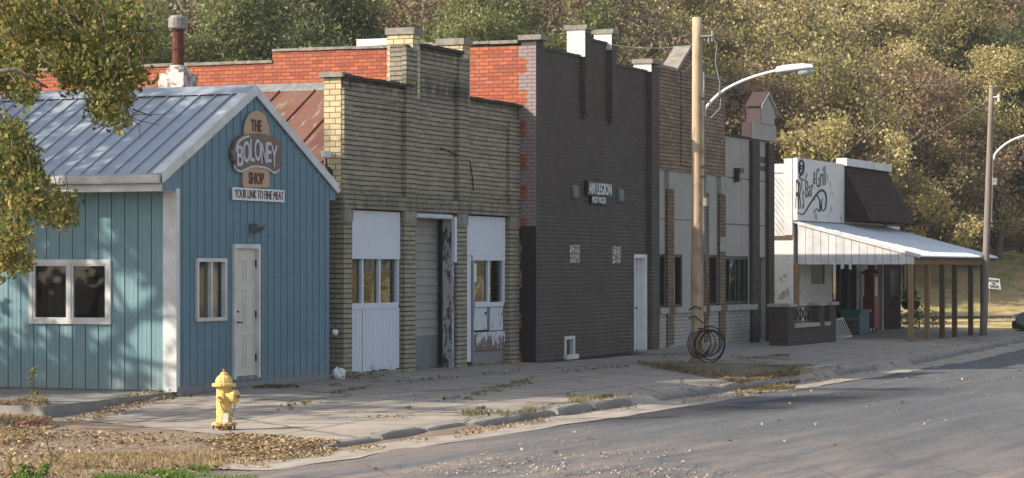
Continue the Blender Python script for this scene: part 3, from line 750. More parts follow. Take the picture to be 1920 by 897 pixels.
# shop sign
sg = thing('shop_sign', 'cut-out brown and tan sign reading THE BOLONEY SHOP on the blue gable', 'sign', (2.57, -.03, 3.2))
def ell_top(cx, w, z0, z1, n=18):  # arch shape
    pts = [(cx-w, z0)]
    for i in range(n+1):
        a = math.pi-math.pi*i/n; pts.append((cx+w*(.86+.14*abs(math.cos(a)))*math.cos(a), z0+(z1-z0)*math.sin(a)**.8 if math.sin(a) > 1e-6 else z0+.0))
    pts.append((cx+w, z0)); return pts
T2 = lambda x: x
SY = -.05
def sx_(px, py, y=SY): v = ony(px, py, y); return (v.x, v.z)
pts = [sx_(457.5, 256)]+[sx_(481.5-23.5*math.cos(math.pi*i/16)*(1 if i not in (0, 16) else 1), 252-44*math.sin(math.pi*i/16)**.85) for i in range(17)]+[sx_(505.5, 256)]
MB().prism([(x, -.05, z) for x, z in pts], (0, .025, 0)).build('arch_board', 'sign_tan', sg)
out = [sx_(*p) for p in ((431.6, 279), (436, 283), (438, 270), (443, 261), (452, 254.5), (464, 251.5), (479, 250.5), (494, 252), (509, 256), (518, 261), (523, 268), (524.5, 282), (527.5, 284), (524.5, 292), (526, 303), (523, 304), (523, 315), (517, 321), (511, 322), (505, 317), (498, 313), (488, 311), (479, 310), (468, 311.5), (458, 316), (450, 320), (443, 317), (439, 309), (439.5, 301), (436, 302), (435, 292), (432.5, 290))]
MB().prism([(x, -.075, z) for x, z in out], (0, .045, 0)).build('sausage_board', 'sign_brown', sg)
bot = [sx_(*p) for p in ((439, 309), (443, 317), (450, 320), (458, 316), (468, 311.5), (479, 310), (488, 311), (498, 313), (505, 317), (511, 322), (517, 321), (523, 315))]
MB().prism([(x, -.068, z) for x, z in (bot+[(x, z-.035) for x, z in bot][::-1])], (0, .03, 0)).build('pale_underline', 'sign_pale', sg)
tp_ = [sx_(*p) for p in ((438.5, 283), (440, 272), (445, 263), (453, 257), (464, 253.5))]
MB().prism([(x, -.079, z) for x, z in tp_+[(x+.03, z-.03) for x, z in tp_][::-1]], (0, .003, 0)).build('highlight', 'sign_pale', sg)
pts = [sx_(*p) for p in ((456, 322), (457.5, 314), (504, 315), (505.5, 322), (505, 348), (502, 352), (459, 352), (455.5, 348))]
MB().prism([(x, -.05, z) for x, z in pts], (0, .025, 0)).build('lower_board', 'sign_tan', sg)
def ptext(word, px0, px1, ytop, ybot, m, y, name='lettering', off=0, par=None, **kw):
    a = ony(px0, ybot, y); b = ony(px1, ybot, y); c = ony(px0, ytop, y)
    return text_mesh(word, (c.z-a.z)/.70, name, m, par, tuple(a), boxw=b.x-a.x, off=off, **kw)
ptext('THE', 471, 490.5, 224, 245, 'sign_maroon', -.055, off=.008, par=sg)
ptext('SHOP', 466.5, 495, 323, 344, 'sign_maroon', -.055, off=.006, par=sg)
for ch, a, b, t_, l_ in (('B', 444.5, 456, 272, 311), ('O', 455.8, 468.5, 264, 304), ('L', 468.8, 477.3, 261, 302), ('O', 477.3, 489, 260, 301), ('N', 489.3, 499.7, 267, 306), ('E', 500.2, 508.5, 266, 304), ('Y', 508, 520, 272, 312)):
    ptext(ch, a, b, t_, l_, 'sign_pale', -.085, name='letter', off=.005, par=sg)
sg2 = thing('slogan_sign', 'white board reading YOUR LINK TO FINE MEAT under the boloney sign', 'sign', (2.57, -.03, 3.0))
MB().box(1.72, 3.46, -.05, -.022, 2.97, 3.17).build('board', 'white_paint', sg2)
text_mesh('YOUR LINK TO FINE MEAT', .20, 'lettering', 'sign_maroon', sg2, (1.77, -.053, 3.005), boxw=1.64, off=-.001)

# ================================================================ YELLOW BRICK
Yb = thing('brick_garage_building', 'yellow brick building with stepped parapet and boarded garage bays', 'building', (9.6, 0, 0))
yx0, yx1 = 5.65, 13.60
holes = [(5.98, 8.10, -.3, 2.93), (8.62, 10.46, -.3, 2.93), (10.98, 13.05, -.3, 2.93)]
wall(yx0, yx1, -.3, 6.02, 0, .33, holes, top=[(yx0, 8.3, 5.18), (8.3, 11.0, 5.97), (11.0, yx1, 5.13)]).build('facade_wall', 'yellow_brick', Yb)
up = MB()
for a, b, z0, z1, pr in ((5.652, 5.98, 2.95, 5.0, .06), (8.12, 8.60, 2.95, 5.9, .09), (10.50, 10.98, 2.95, 5.9, .09), (13.05, 13.598, 2.95, 4.9, .06)):
    MB().box(a, b, -pr, -.002, z0, z1).build('brick_pilaster', 'yellow_brick', Yb)
up.box(5.98, 8.12, -.05, -.002, 4.86, 5.12); up.box(10.98, 13.05, -.05, -.002, 4.80, 5.06)
up.box(5.98, 8.12, -.028, -.002, 4.74, 4.86); up.box(10.98, 13.05, -.028, -.002, 4.68, 4.80)
up.box(8.60, 10.50, -.045, -.002, 5.55, 5.9); up.box(8.60, 10.50, -.024, -.002, 5.45, 5.55)
up.build('recessed_panel_trim', 'yellow_brick', Yb)
MB().box(5.62, 13.6, -.085, -.004, 2.93, 3.18).build('brick_ledge', 'yellow_brick', Yb)
for a, b in ((5.652, 5.98), (8.14, 8.60), (10.50, 10.96), (13.08, 13.58)):
    MB().box(a, b, -.05, -.002, -.3, 2.70).build('pilaster', 'yellow_brick', Yb)
    MB().box(a-.01, b+.01, -.07, -.001, 2.70, 2.925).build('pilaster_cap', 'cap_stone', Yb)
for a, b, z1 in ((8.46, 8.78, 6.17), (10.72, 11.08, 6.16)):
    p_ = MB().box(a, b, -.06, .46, 5.0, z1).build('pier', 'sunlit_yellow_brick', Yb)
    MB().box(a-.03, b+.04, -.1, .49, z1, z1+.12).build('cap', 'cap_stone', p_)
MB().box(yx0-.005, yx0-.001, .0, .33, 3.2, 5.18).build('lit_brick_end', 'sunlit_yellow_brick', Yb)  # thin plate over the wall end, sunlight put into its lighter brick colour
for a, b, z in ((5.68, 8.46, 5.18), (8.78, 10.72, 5.97), (11.08, 13.66, 5.13)):
    n = 9; cp = MB()
    for i in range(n):
        xa, xb = a+(b-a)*i/n, a+(b-a)*(i+1)/n; cp.box(xa+.001, xb-.001, -.10+random.uniform(-.008, .008), .36, z, z+.055+random.uniform(-.01, .012))
    cp.build('parapet_cap', 'dark_cap', Yb)
MB().box(5.58, 5.93, -.06, .40, 5.19, 5.27).build('corner_cap', 'cap_stone', Yb)
# side and rear walls, roof
MB().box(5.65, 5.95, .335, 15, -.3, 3.1).build('side_wall', 'old_red_brick', Yb)
MB().box(5.97, 13.5, 14.7, 15, -.3, 3.1).build('rear_wall', 'old_red_brick', Yb)
rf = MB(); rr = lambda x: 5.36-(5.36-3.18)*abs(x-9.6)/3.95
for xa, xb in ((5.58, 9.6), (9.6, 13.55)):
    rf.prism([(xa, .34, rr(xa)), (xb, .34, rr(xb)), (xb, .34, rr(xb)-.06), (xa, .34, rr(xa)-.06)], (0, 14.6, 0))
yr = rf.build('roof', 'rusty_roof', Yb)
sm = MB(); y = .9
while y < 14.8:
    for xa, xb in ((5.58, 9.6), (9.6, 13.55)):
        sm.prism([(xa, y, rr(xa)+.002), (xb, y, rr(xb)+.002), (xb, y, rr(xb)+.035), (xa, y, rr(xa)+.035)], (0, .03, 0))
    y += .76
sm.build('seam', 'rusty_roof', yr)
MB().prism([(9.4, .35, rr(9.4)+.01), (9.6, .35, 5.41), (9.8, .35, rr(9.8)+.01), (9.8, .35, rr(9.8)+.03), (9.6, .35, 5.43), (9.4, .35, rr(9.4)+.03)], (0, 14.5, 0)).build('ridge_cap', 'zinc', yr)
# chimney on the ridge
cc = atD(334, 168, 50.0); cx_, cy_ = 9.55, onx(334, 168, 9.55).y
ch = MB()
ch.box(cx_-.28, cx_+.28, cy_-.28, cy_+.28, 5.05, 5.68); ch.lathe([(.26, 0), (.20, .10), (.15, .16)], (cx_, cy_, 5.68), 12)
chn = ch.build('chimney', 'chimney_paint', Yb)
MB().lathe([(.115, 0), (.115, .32), (.13, .33), (.13, .37), (.115, .38), (.115, .68), (.135, .69), (.135, .75)], (cx_, cy_, 5.82), 16).build('flue_pipe', 'rust_pipe', chn, smooth=False)
MB().lathe([(.16, 0), (.19, .03), (.19, .22), (.15, .27), (.03, .28)], (cx_, cy_, 6.54), 16).build('flue_cap', 'zinc', chn)
# bay 1: white board, three-light window, plank door
y_ = .10
def board(name, m, x0, x1, z0, z1, ya, yb, parent, grooves=0):
    mb = MB()
    if grooves:
        n = grooves; w_ = (x1-x0)/n
        for i in range(n): mb.box(x0+i*w_+.004, x0+(i+1)*w_-.004, ya+random.uniform(0, .006), yb, z0+random.uniform(-.02, .01), z1)
    else: mb.box(x0, x1, ya, yb, z0, z1)
    return mb.build(name, m, parent)
board('transom_panel', 'peeling_white', 5.99, 8.09, 2.05, 2.90, .02, .10, Yb)
bay = Yb
gw = MB(); gw.box(5.99, 6.04, .04, .14, 1.24, 2.05); gw.box(8.02, 8.09, .04, .14, 1.24, 2.05); gw.box(6.04, 8.02, .02, .14, 1.17, 1.27)
for m_ in (6.60, 7.30): gw.box(m_-.035, m_+.035, .05, .13, 1.27, 2.05)
gw = gw.build('window', 'peeling_low', Yb)
MB().box(6.04, 8.02, .10, .106, 1.27, 2.045).build('pane', 'dusty_glass', gw)
MB().quad((5.98, .9, 1), (10.5, .9, 1), (10.5, .9, 2.3), (5.98, .9, 2.3)).build('dark_interior', 'dark_room', gw)
MB().quad((5.98, .335, 1.2), (5.98, 1, 1.2), (5.98, 1, 2.1), (5.98, .335, 2.1)).build('dark_interior', 'dark_room', gw)
board('garage_door', 'peeling_low', 6.00, 8.08, .07, 1.17, .03, .10, Yb, 15)
MB().box(6.55, 6.60, .018, .028, .06, 1.17).build('batten', 'peeling_white', Yb)
MB().box(5.98, 8.10, -.02, .3, -.3, .055).build('threshold', 'concrete', Yb)
# bay 2: recessed roller door
rd = MB(); z = .62; 
while z < 2.80:
    zt = min(z+.155, 2.86)
    rd.prism([(8.62, .30, z), (8.62, .325, zt), (8.62, .34, zt), (8.62, .34, z)], (1.84, 0, 0)); z += .158
rd.build('roller_door', 'grey_siding', Yb)
MB().box(8.62, 10.46, .31, .34, -.25, .615).build('door_bottom_panel', 'grey_panel', Yb)
MB().box(8.95, 9.13, .285, .299, .68, 1.12).build('latch_plate', 'white_trim', Yb)
MB().tube([(8.92, .29, .8), (8.86, .24, .8), (8.86, .24, .92), (8.92, .29, .92)], .012, 6).build('handle', 'black_metal', Yb)
MB().box(10.38, 10.458, .20, .298, -.05, 2.86).build('door_jamb', 'black_metal', Yb)
MB().box(10.36, 10.49, .0, .195, -.05, 2.86).build('door_post', 'very_peeling', Yb)
MB().box(10.33, 10.44, -.07, -.003, 2.0, 2.86).build('downspout', 'peeling_white', Yb)
MB().box(8.63, 10.2, .1, .29, 2.84, 2.925).tube([(8.7, .0, 2.86), (10.3, .0, 2.86)], .05, 8).build('door_header', 'peeling_white', Yb)
MB().box(8.62, 10.46, .36, .38, -.3, 2.93).build('backing', 'dark_room', Yb)
MB().box(8.60, 10.48, -.02, .56, -.3, -.02).build('threshold', 'concrete', Yb)
# bay 3: door and window, much patched
MB().prism([(11.42, .03, 2.04), (13.04, .03, 2.04), (13.04, .03, 2.90), (10.99, .03, 2.90), (10.99, .03, 2.14), (11.42, .03, 2.14)], (0, .07, 0)).build('transom_panel', 'peeling_white', Yb)
MB().box(10.99, 11.38, .05, .10, .08, 2.14).build('narrow_board', 'peeling_white', Yb)
MB().box(11.385, 11.45, .02, .11, .05, 2.04).build('door_post', 'weathered_grey_wood', Yb)
g3 = MB(); g3.box(11.45, 11.52, .04, .13, 1.20, 2.035); g3.box(12.95, 13.04, .04, .13, 1.20, 2.035); g3.box(12.20, 12.28, .045, .13, 1.22, 2.035); g3.box(11.52, 12.20, .025, .13, 1.13, 1.235); g3.box(12.20, 12.95, .026, .13, 1.13, 1.22)
g3 = g3.build('window', 'peeling_low', Yb)
MB().box(11.52, 12.95, .09, .096, 1.235, 2.035).build('pane', 'dusty_glass', g3)
MB().quad((10.98, .6, 1), (13.59, .6, 1), (13.59, .6, 2.3), (10.98, .6, 2.3)).build('dark_interior', 'dark_room', g3)
MB().box(11.55, 11.72, .084, .088, 1.62, 1.98).build('paper_notice', 'white_paint', g3)
MB().box(11.47, 12.17, .05, .10, .68, 1.12).box(12.25, 12.98, .055, .10, .66, 1.12).box(11.46, 13.02, .03, .10, .28, .64).build('door_panel', 'door_peeling', Yb)
MB().box(12.18, 12.24, .02, .1, .66, 1.12).box(11.45, 13.04, .07, .12, -.25, .27).build('door_rail', 'weathered_grey_wood', Yb)
MB().box(12.05, 12.10, .03, .05, .98, 1.03).build('handle', 'black_metal', Yb)
MB().tube([ony(827, 278, -.03), ony(880, 300, -.03), ony(885, 325, -.03), ony(888, 358, -.03)], .012, 5).build('hanging_wire', 'cable_black', Yb)
# floodlight peeping over the blue roof
fl = thing('flood_light', 'small round floodlight fixed to the yellow brick corner above the blue roof', 'light', (5.6, .2, 3.7))
MB().lathe([(.02, 0), (.08, .02), (.10, .12), (.085, .13)], (5.52, .22, 3.78), 12).build('lamp_head', 'lamp_white', fl)
MB().tube([(5.648, .22, 3.62), (5.53, .22, 3.62), (5.52, .22, 3.78)], .02, 6).box(5.55, 5.648, .16, .28, 3.5, 3.6).build('bracket', 'black_metal', fl)

# ================================================================ BLACK BRICK
K = thing('legion_building', 'black painted brick hall with slim parapet piers and red brick side wall', 'building', (17.2, -.35, 0))
ky = -.35
holes = [(15.57, 16.15, 1.98, 2.39), (18.10, 18.65, 1.98, 2.39), (15.28, 15.86, .10, .48), (19.54, 20.33, .02, 2.20)]
wall(13.63, 20.88, -.3, 6.9, ky, ky+.28, holes, top=[(13.63, 16.2, 6.32), (16.2, 18.05, 6.72), (18.05, 20.88, 6.30)]).build('facade_wall', 'painted_black_brick', K)
pr = MB()
pr.box(13.62, 14.0, ky-.05, ky-.002, -.3, 6.48)
pr.build('brick_pilaster', 'painted_black_brick', K)
for a, b, z0 in ((16.20, 16.48, 5.2), (17.80, 18.05, 5.15)):
    pr = MB()
    pr.box(a, b, ky-.13, ky-.002, z0, 6.85); pr.box(a+.03, b+.08, ky-.10, ky-.002, z0-.08, z0); pr.box(a+.05, b+.02, ky-.05, ky-.002, z0-.16, z0-.08); pr.build('brick_pilaster', 'painted_black_brick', K)
pr = MB(); pr.box(20.36, 20.88, ky-.12, ky-.002, 0.05, 6.45)
pr.build('brick_pilaster', 'painted_black_brick', K)
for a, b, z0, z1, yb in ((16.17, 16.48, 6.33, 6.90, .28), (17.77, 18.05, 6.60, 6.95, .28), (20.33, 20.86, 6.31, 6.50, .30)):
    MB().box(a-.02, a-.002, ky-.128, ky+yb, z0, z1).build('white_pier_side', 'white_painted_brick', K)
for a, b, z in ((13.58, 14.05, 6.48), (16.13, 16.53, 6.90), (17.73, 18.10, 6.95), (20.28, 20.92, 6.50)):
    MB().box(a, b, ky-.17, ky+.33, z, z+.10).build('pier_cap', 'cap_stone', K)
for a, b, z in ((14.05, 16.17, 6.32), (16.5, 17.75, 6.72), (18.07, 20.31, 6.30)):
    MB().box(a, b, ky-.03, ky+.31, z, z+.05).build('parapet_cap', 'roof_tar', K)
for a, b, z0, z1 in ((13.632, 14.0, 6.32, 6.48), (16.2, 16.48, 6.72, 6.90), (17.8, 18.05, 6.72, 6.95), (20.36, 20.86, 6.30, 6.50)):
    MB().box(a, b, ky-.002, ky+.28, z0, z1).build('pier', 'painted_black_brick', K)
sw = MB()
sw.prism([(13.625, ky-.048, -.3), (13.625, 16, -.3), (13.625, 16, 6.20), (13.625, 5.57, 6.20), (13.625, 5.57, 6.43), (13.625, 3.0, 6.40), (13.625, ky+.28, 6.36), (13.625, ky-.048, 6.36)], (-.012, 0, 0))
sw.build('side_wall', 'red_brick', K)
MB().box(13.64, 13.95, ky+.3, 16, -.3, 6.15).box(13.64, 13.95, ky+.3, 5.57, 6.15, 6.36).box(20.55, 20.85, ky+.3, 16, -.3, 6.1).box(13.95, 20.55, 15.7, 16, -.3, 6.1).build('masonry', 'old_red_brick', K)
cp = MB(); y = ky+.34
while y < 16:
    hi = (6.43 if y < 5.5 else 6.20); L = .62
    cp.box(13.58, 13.98, y+.004, min(y+L, 16)-.004, hi+random.uniform(-.012, .004), hi+.055+random.uniform(-.01, .012)); y += L
cp.build('coping', 'cap_stone', K)
MB().box(13.6, 13.9, 2.9, 3.6, 6.48, 6.62).build('coping_block', 'white_paint', K)
MB().box(13.95, 20.55, ky+.3, 15.7, 5.7, 5.8).build('flat_roof', 'roof_tar', K)
for a, b in ((15.57, 16.15), (18.10, 18.65)):
    gb = MB(); n = 2
    for i in range(2):
        for j in range(2):
            w_ = (b-a)/2; gb.box(a+i*w_+.006, a+(i+1)*w_-.006, ky-.01, ky+.08, 1.985+j*.20+.004, 1.98+(j+1)*.20)
    gb.build('glass_block_window', 'glass_block', K)
bw = MB(); bw.box(15.28, 15.36, ky-.02, ky+.1, .10, .48); bw.box(15.78, 15.86, ky-.02, ky+.1, .10, .48); bw.box(15.36, 15.78, ky-.02, ky+.1, .41, .48); bw.box(15.24, 15.90, ky-.09, ky+.1, -.08, .10)
bw = bw.build('basement_window', 'white_trim', K); MB().box(15.36, 15.78, ky+.06, ky+.07, .10, .41).build('pane', 'window_glass', bw)
MB().box(15.3, 15.9, ky+.2, ky+.22, .05, .5).build('dark_interior', 'dark_room', bw)
MB().box(19.56, 20.16, ky+.20, ky+.24, .08, 2.12).build('door', 'white_paint', K)
MB().box(19.52, 19.56, ky-.01, ky+.24, .05, 2.20).box(20.24, 20.34, ky-.02, ky+.24, .05, 2.20).box(19.56, 20.24, ky+.0, ky+.25, 2.12, 2.20).box(20.16, 20.24, ky+.14, ky+.24, .06, 2.12).build('door_frame', 'white_paint', K)
MB().tube([(20.08, ky+.20, 1.0), (20.08, ky+.13, 1.0), (20.0, ky+.12, 1.0)], .02, 6).build('handle', 'black_metal', K)
for a in (15.66, 18.42):
    MB().prism([(a, ky-.002, 3.34), (a, ky-.05, 3.34), (a, ky-.07, 3.40), (a, ky-.05, 3.62), (a, ky-.002, 3.62)], (.30, 0, 0)).build('wall_light', 'blue_grey_panel', K)
MB().prism([(13.7, ky-.30, -.02), (19.2, ky-.25, .0), (19.3, ky, .03), (13.7, ky, .0)], (0, 0, -.3)).build('dark_footing', 'sign_black', K)
MB().prism([(19.3, ky-.9, -.03), (26.4, ky-.9, -.02), (26.4, ky, .06), (19.3, ky, .06)], (0, 0, -.3)).build('entry_ramp', 'concrete', K)
ls = thing('legion_sign', 'small black sign with white letters AM LEGION POST NO. on the black brick', 'sign', (17.2, ky, 3.5))
MB().box(16.42, 17.86, ky-.09, ky-.004, 3.43, 3.74).box(16.72, 17.60, ky-.06, ky-.004, 3.26, 3.425).build('board', 'sign_black', ls)
text_mesh('AM LEGION', .34, 'lettering', 'white_paint', ls, (16.47, ky-.095, 3.465), boxw=1.36, off=.004)
text_mesh('POST NO.251', .18, 'lettering', 'white_paint', ls, (16.76, ky-.065, 3.285), boxw=.80, off=.003)

# ================================================================ TAN BRICK
T = thing('storefront_building', 'brown brick storefront with pointed parapet gable and tall narrow windows', 'building', (23.6, -.2, 0))
ty = -.2
holes = [(22.02-.55, 22.02, .98, 2.22), (22.62, 24.6, .98, 2.22), (25.15, 25.9, .98, 2.22)]
wall(20.90, 26.40, -.3, 6.50, ty, ty+.28, holes).build('facade_wall', 'beige_stucco', T)
g_ = MB(); pts = [(20.90, 4.16), (26.42, 4.16), (26.42, 6.48), (24.62, 6.48), (23.66, 7.05), (22.70, 6.48), (20.90, 6.48)]
g_.prism([(x, ty-.05, z) for x, z in pts], (0, .045, 0)); g_.build('upper_brickwork', 'tan_brown_brick', T)
MB().box(23.0, 24.4, ty-.075, ty-.052, 4.3, 6.5).build('centre_brickwork', 'tan_brown_brick', T)
tr = MB()
for (xa, za), (xb, zb) in (((22.62, 6.44), (23.66, 7.08)), ((23.66, 7.08), (24.70, 6.44))):
    tr.prism([(xa, ty-.09, za), (xb, ty-.09, zb), (xb, ty-.09, zb+.09), (xa, ty-.09, za+.09)], (0, .42, 0))
tr.build('gable_cap', 'cap_stone', T)
MB().prism([(22.7, ty-.04, 6.48), (24.62, ty-.04, 6.48), (23.66, ty-.04, 7.05)], (0, .34, 0)).build('gable_backing', 'tan_brown_brick', T)
for a, b in ((20.92, 22.62), (24.70, 26.46)): MB().box(a, b, ty-.08, ty+.32, 6.49, 6.57).build('parapet_cap', 'cap_stone', T)
for a, b in ((21.18, 21.46), (22.04, 22.50), (24.75, 25.08), (25.93, 26.40)):
    MB().box(a, b, ty-.07, ty-.001, .10, 3.70).build('pilaster', 'pilaster_brick', T)
    MB().box(a-.02, b+.02, ty-.11, ty-.001, 3.72, 4.14).build('pilaster_cap', 'sill_stone', T)
    MB().box(a-.02, b+.02, ty-.12, ty-.001, -.25, .10).build('pilaster_base', 'sill_stone', T)
MB().box(25.92, 26.42, ty-.085, ty-.072, 2.30, 2.66).build('stone_block', 'sill_stone', T)
MB().box(21.17, 21.47, ty-.085, ty-.072, 2.30, 2.66).build('stone_block', 'sill_stone', T)
j = MB()
for z in (3.02,): j.box(21.34, 22.03, ty-.006, ty-.001, z, z+.02); j.box(22.61, 24.74, ty-.006, ty-.001, z, z+.02)
j.build('panel_joint', 'black_metal', T)
for a, b in ((21.47, 22.03), (22.52, 24.74), (25.10, 25.92)):
    MB().box(a, b, ty-.035, ty-.002, -.1, .84).build('painted_brick_base', 'light_painted_brick', T)
    MB().box(a-.01, b+.01, ty-.10, ty+.1, .84, .98).build('window_sill', 'sill_stone', T)
window(T, 21.49, 22.02, .98, 2.22, ty+.03, 'bronze_frame', .06)
window(T, 22.62, 23.22, .98, 2.22, ty+.03, 'bronze_frame', .07)
MB().box(23.225, 23.85, ty-.02, ty+.08, .98, 2.22).build('window_pier', 'beige_stucco', T)
window(T, 23.86, 24.6, .98, 2.22, ty+.03, 'bronze_frame', .07)
window(T, 25.15, 25.9, .98, 2.22, ty+.03, 'bronze_frame', .07)
MB().box(20.9, 26.4, 14.7, 15, -.3, 6).box(26.1, 26.39, ty+.3, 14.7, -.3, 6.2).build('masonry', 'old_red_brick', T)
MB().box(20.95, 26.1, ty+.3, 14.7, 5.6, 5.7).build('flat_roof', 'roof_tar', T)
wb = MB()
for (x, z0) in ((22.3, 5.35), (22.3, 4.93), (21.25, 5.35), (21.25, 4.93), (24.95, 5.35), (24.95, 4.93), (26.1, 5.35), (26.1, 4.93)): wb.box(x, x+.06, ty-.062, ty-.051, z0, z0+.14)
wb.build('glazed_accent_brick', 'sill_stone', T)

# ================================================================ BEIGE
E_ = thing('office_building', 'beige panelled shopfront with dark pilasters and maroon-sided ornament on top', 'building', (28.4, -.2, 0))
wall(26.42, 30.42, -.3, 5.18, ty, ty+.28, [(26.5, 28.45, .98, 2.20), (29.22, 29.95, .05, 2.18)]).build('facade_wall', 'beige_stucco', E_)
for a, b, z1 in ((28.55, 29.15, 5.15), (29.95, 30.44, 5.15)):
    MB().box(a, b, ty-.10, ty-.002, -.2, z1).build('pilaster', 'dark_brown_brick', E_)
for z in (2.98, 4.14): MB().box(26.45, 28.54, ty-.007, ty-.001, z, z+.025).box(29.16, 29.94, ty-.007, ty-.001, z, z+.025).build('panel_joint', 'black_metal', E_)
MB().box(27.9, 27.915, ty-.006, ty-.001, 2.3, 5.15).build('panel_joint', 'sill_stone', E_)
MB().box(26.42, 28.6, ty-.05, ty+.33, 5.18, 5.23).build('parapet_cap', 'dark_cap', E_)
MB().box(29.2, 29.92, ty-.03, ty-.008, 4.62, 4.78).box(29.2, 29.92, ty-.03, ty-.008, 4.42, 4.54).build('louvre_vent', 'black_metal', E_)
MB().box(26.44, 28.5, ty-.035, ty-.002, -.1, .84).build('painted_brick_base', 'light_painted_brick', E_)
MB().box(26.44, 28.95, ty-.11, ty+.1, .84, .975).build('window_sill', 'sill_stone', E_)
window(E_, 26.5, 28.45, .98, 2.20, ty+.03, 'bronze_frame', .09, mull=(26.95, 27.72, 28.2), curtains=((27.8, 28.2, 1.1, 2.1),))
dd = MB().box(29.24, 29.93, ty+.12, ty+.16, .08, 2.16).build('door', 'bronze_frame', E_)
MB().box(29.33, 29.84, ty+.108, ty+.118, .3, 2.05).build('pane', 'window_glass', dd)
nt = MB()
for z, rows in ((1.75, 3), (1.15, 4)):
    for r in range(rows): nt.box(29.42, 29.76-.06*(r % 2), ty+.10, ty+.106, z-r*.10, z-r*.10+.05)
nt.build('notice', 'white_paint', dd)
MB().box(29.44, 29.6, ty+.10, ty+.106, 1.88, 2.0).build('notice', 'white_paint', dd)
MB().box(26.45, 30.4, 14.5, 14.8, -.3, 4.9).box(30.1, 30.41, ty+.3, 14.5, -.3, 5.0).build('masonry', 'white_masonry', E_)
MB().box(26.45, 30.1, ty+.3, 14.5, 4.5, 4.6).build('flat_roof', 'roof_tar', E_)
or_ = MB().box(28.45, 30.52, ty-.12, ty+.14, 5.20, 5.62)
or_.prism([(29.12, ty-.15, 5.62), (30.28, ty-.15, 5.62), (30.28, ty-.15, 6.05), (29.70, ty-.15, 6.40), (29.12, ty-.15, 6.05)], (0, .38, 0))
orn = or_.build('parapet_ornament', 'beige_stucco', E_)
MB().box(28.435, 28.448, ty-.10, ty+.16, 5.20, 5.62).build('maroon_side', 'maroon_metal', orn)
MB().box(29.10, 29.118, ty-.13, ty+.25, 5.62, 6.06).build('maroon_side', 'maroon_metal', orn)
MB().prism([(29.05, ty-.16, 6.05), (29.70, ty-.16, 6.42), (30.35, ty-.16, 6.05), (30.35, ty-.16, 6.10), (29.70, ty-.16, 6.47), (29.05, ty-.16, 6.10)], (0, .42, 0)).build('maroon_roof', 'maroon_metal', orn)
tri = [(29.06, 6.02), (29.70, 6.40), (30.34, 6.02)]
MB().prism([(29.06, ty-.19, 6.0), (29.70, ty-.19, 6.36), (29.70, ty-.19, 6.45), (29.06, ty-.19, 6.09)], (0, .025, 0)).prism([(29.70, ty-.19, 6.36), (30.34, ty-.19, 6.0), (30.34, ty-.19, 6.09), (29.70, ty-.19, 6.45)], (0, .025, 0)).build('gable_trim', 'sill_stone', orn)
lf = MB().box(27.25, 27.62, ty-.16, ty-.01, 4.28, 4.40).box(27.25, 27.36, ty-.14, ty-.01, 4.05, 4.28)
lf.build('wall_light', 'black_metal', E_)

# ================================================================ brick porch screen
Pq = thing('porch_screen', 'low brown brick screen wall with iron scroll railing in front of the beige shop', 'wall', (29.5, -1.45, 0))
zc = .93
MB().box(27.752, 31.65, -1.62, -1.38, -.25, .40).build('low_wall', 'dark_brown_brick', Pq)
MB().box(27.75, 30.0, -1.66, -1.33, .40, .50).box(30.5, 31.0, -1.66, -1.33, .40, .50).build('ledge', 'sill_stone', Pq)
for a, b, yb in ((27.2, 27.75, -1.15), (30.0, 30.5, -1.38), (31.1, 31.65, -1.38)):
    MB().box(a, b, -1.623, yb, -.25 if a < 28 else .395, zc).build('pillar', 'dark_brown_brick', Pq)
    MB().box(a-.06, b+.06, -1.69, yb+.05, zc, zc+.08).build('cap', 'sill_stone', Pq)
MB().box(31.4, 31.65, -1.376, -.9, -.25, zc-.003).build('return_wall', 'dark_brown_brick', Pq)
rl = MB(); 
rl.tube([(27.8, -1.5, .92), (31.1, -1.5, .92)], .022, 6); rl.tube([(27.8, -1.5, .54), (30.0, -1.5, .54)], .02, 6)
for k in range(5):
    xa = 27.86+k*.44
    rl.tube([(xa, -1.5, .52), (xa, -1.5, .92)], .018, 6)
    if k < 4:
        rl.tube([(xa, -1.5, .90), (xa+.22, -1.5, .74), (xa+.44, -1.5, .90)], .016, 5); rl.tube([(xa, -1.5, .56), (xa+.22, -1.5, .72), (xa+.44, -1.5, .56)], .016, 5)
        rl.tube([(xa+.22+.07*math.cos(q), -1.5, .73+.08*math.sin(q)) for q in frange(0, 6.2, 10)], .014, 5)
rl.tube([(30.5, -1.5, .54), (31.1, -1.5, .88)], .02, 5)
rl.build('iron_railing', 'black_metal', Pq)

# ================================================================ BAR
Bar = thing('bar_building', 'white bar and grill with brown shingled mansard and sloping porch roof', 'building', (38, 0, 0))
bx0, bx1 = 33.2, 45.0
wall(bx0, bx1, -.3, 4.8, 0, .25, top=[(bx0, 43.0, 4.8), (43.0, bx1, 3.2)], holes=[(34.95, 36.35, 1.45, 2.1), (41.0, 42.9, .0, 2.2), (37.1, 39.8, .4, 2.3)]).build('front_wall', 'white_masonry', Bar)
MB().box(33.2, 33.45, .25, 13, -.3, 2.72).build('side_wall', 'white_masonry', Bar)
MB().box(33.5, 45.0, 12.7, 13, -.3, 3.2).box(44.7, 45.0, .25, 12.7, -.3, 3.2).build('rear_wall', 'white_masonry', Bar)
MB().box(33.19, 33.45, .02, 12.6, 2.66, 2.78).build('rotten_board', 'brown_timber', Bar)
MB().box(33.22, 33.46, .26, 13, 2.78, 4.50).build('gable_siding', 'white_trim', Bar)
ds = MB()
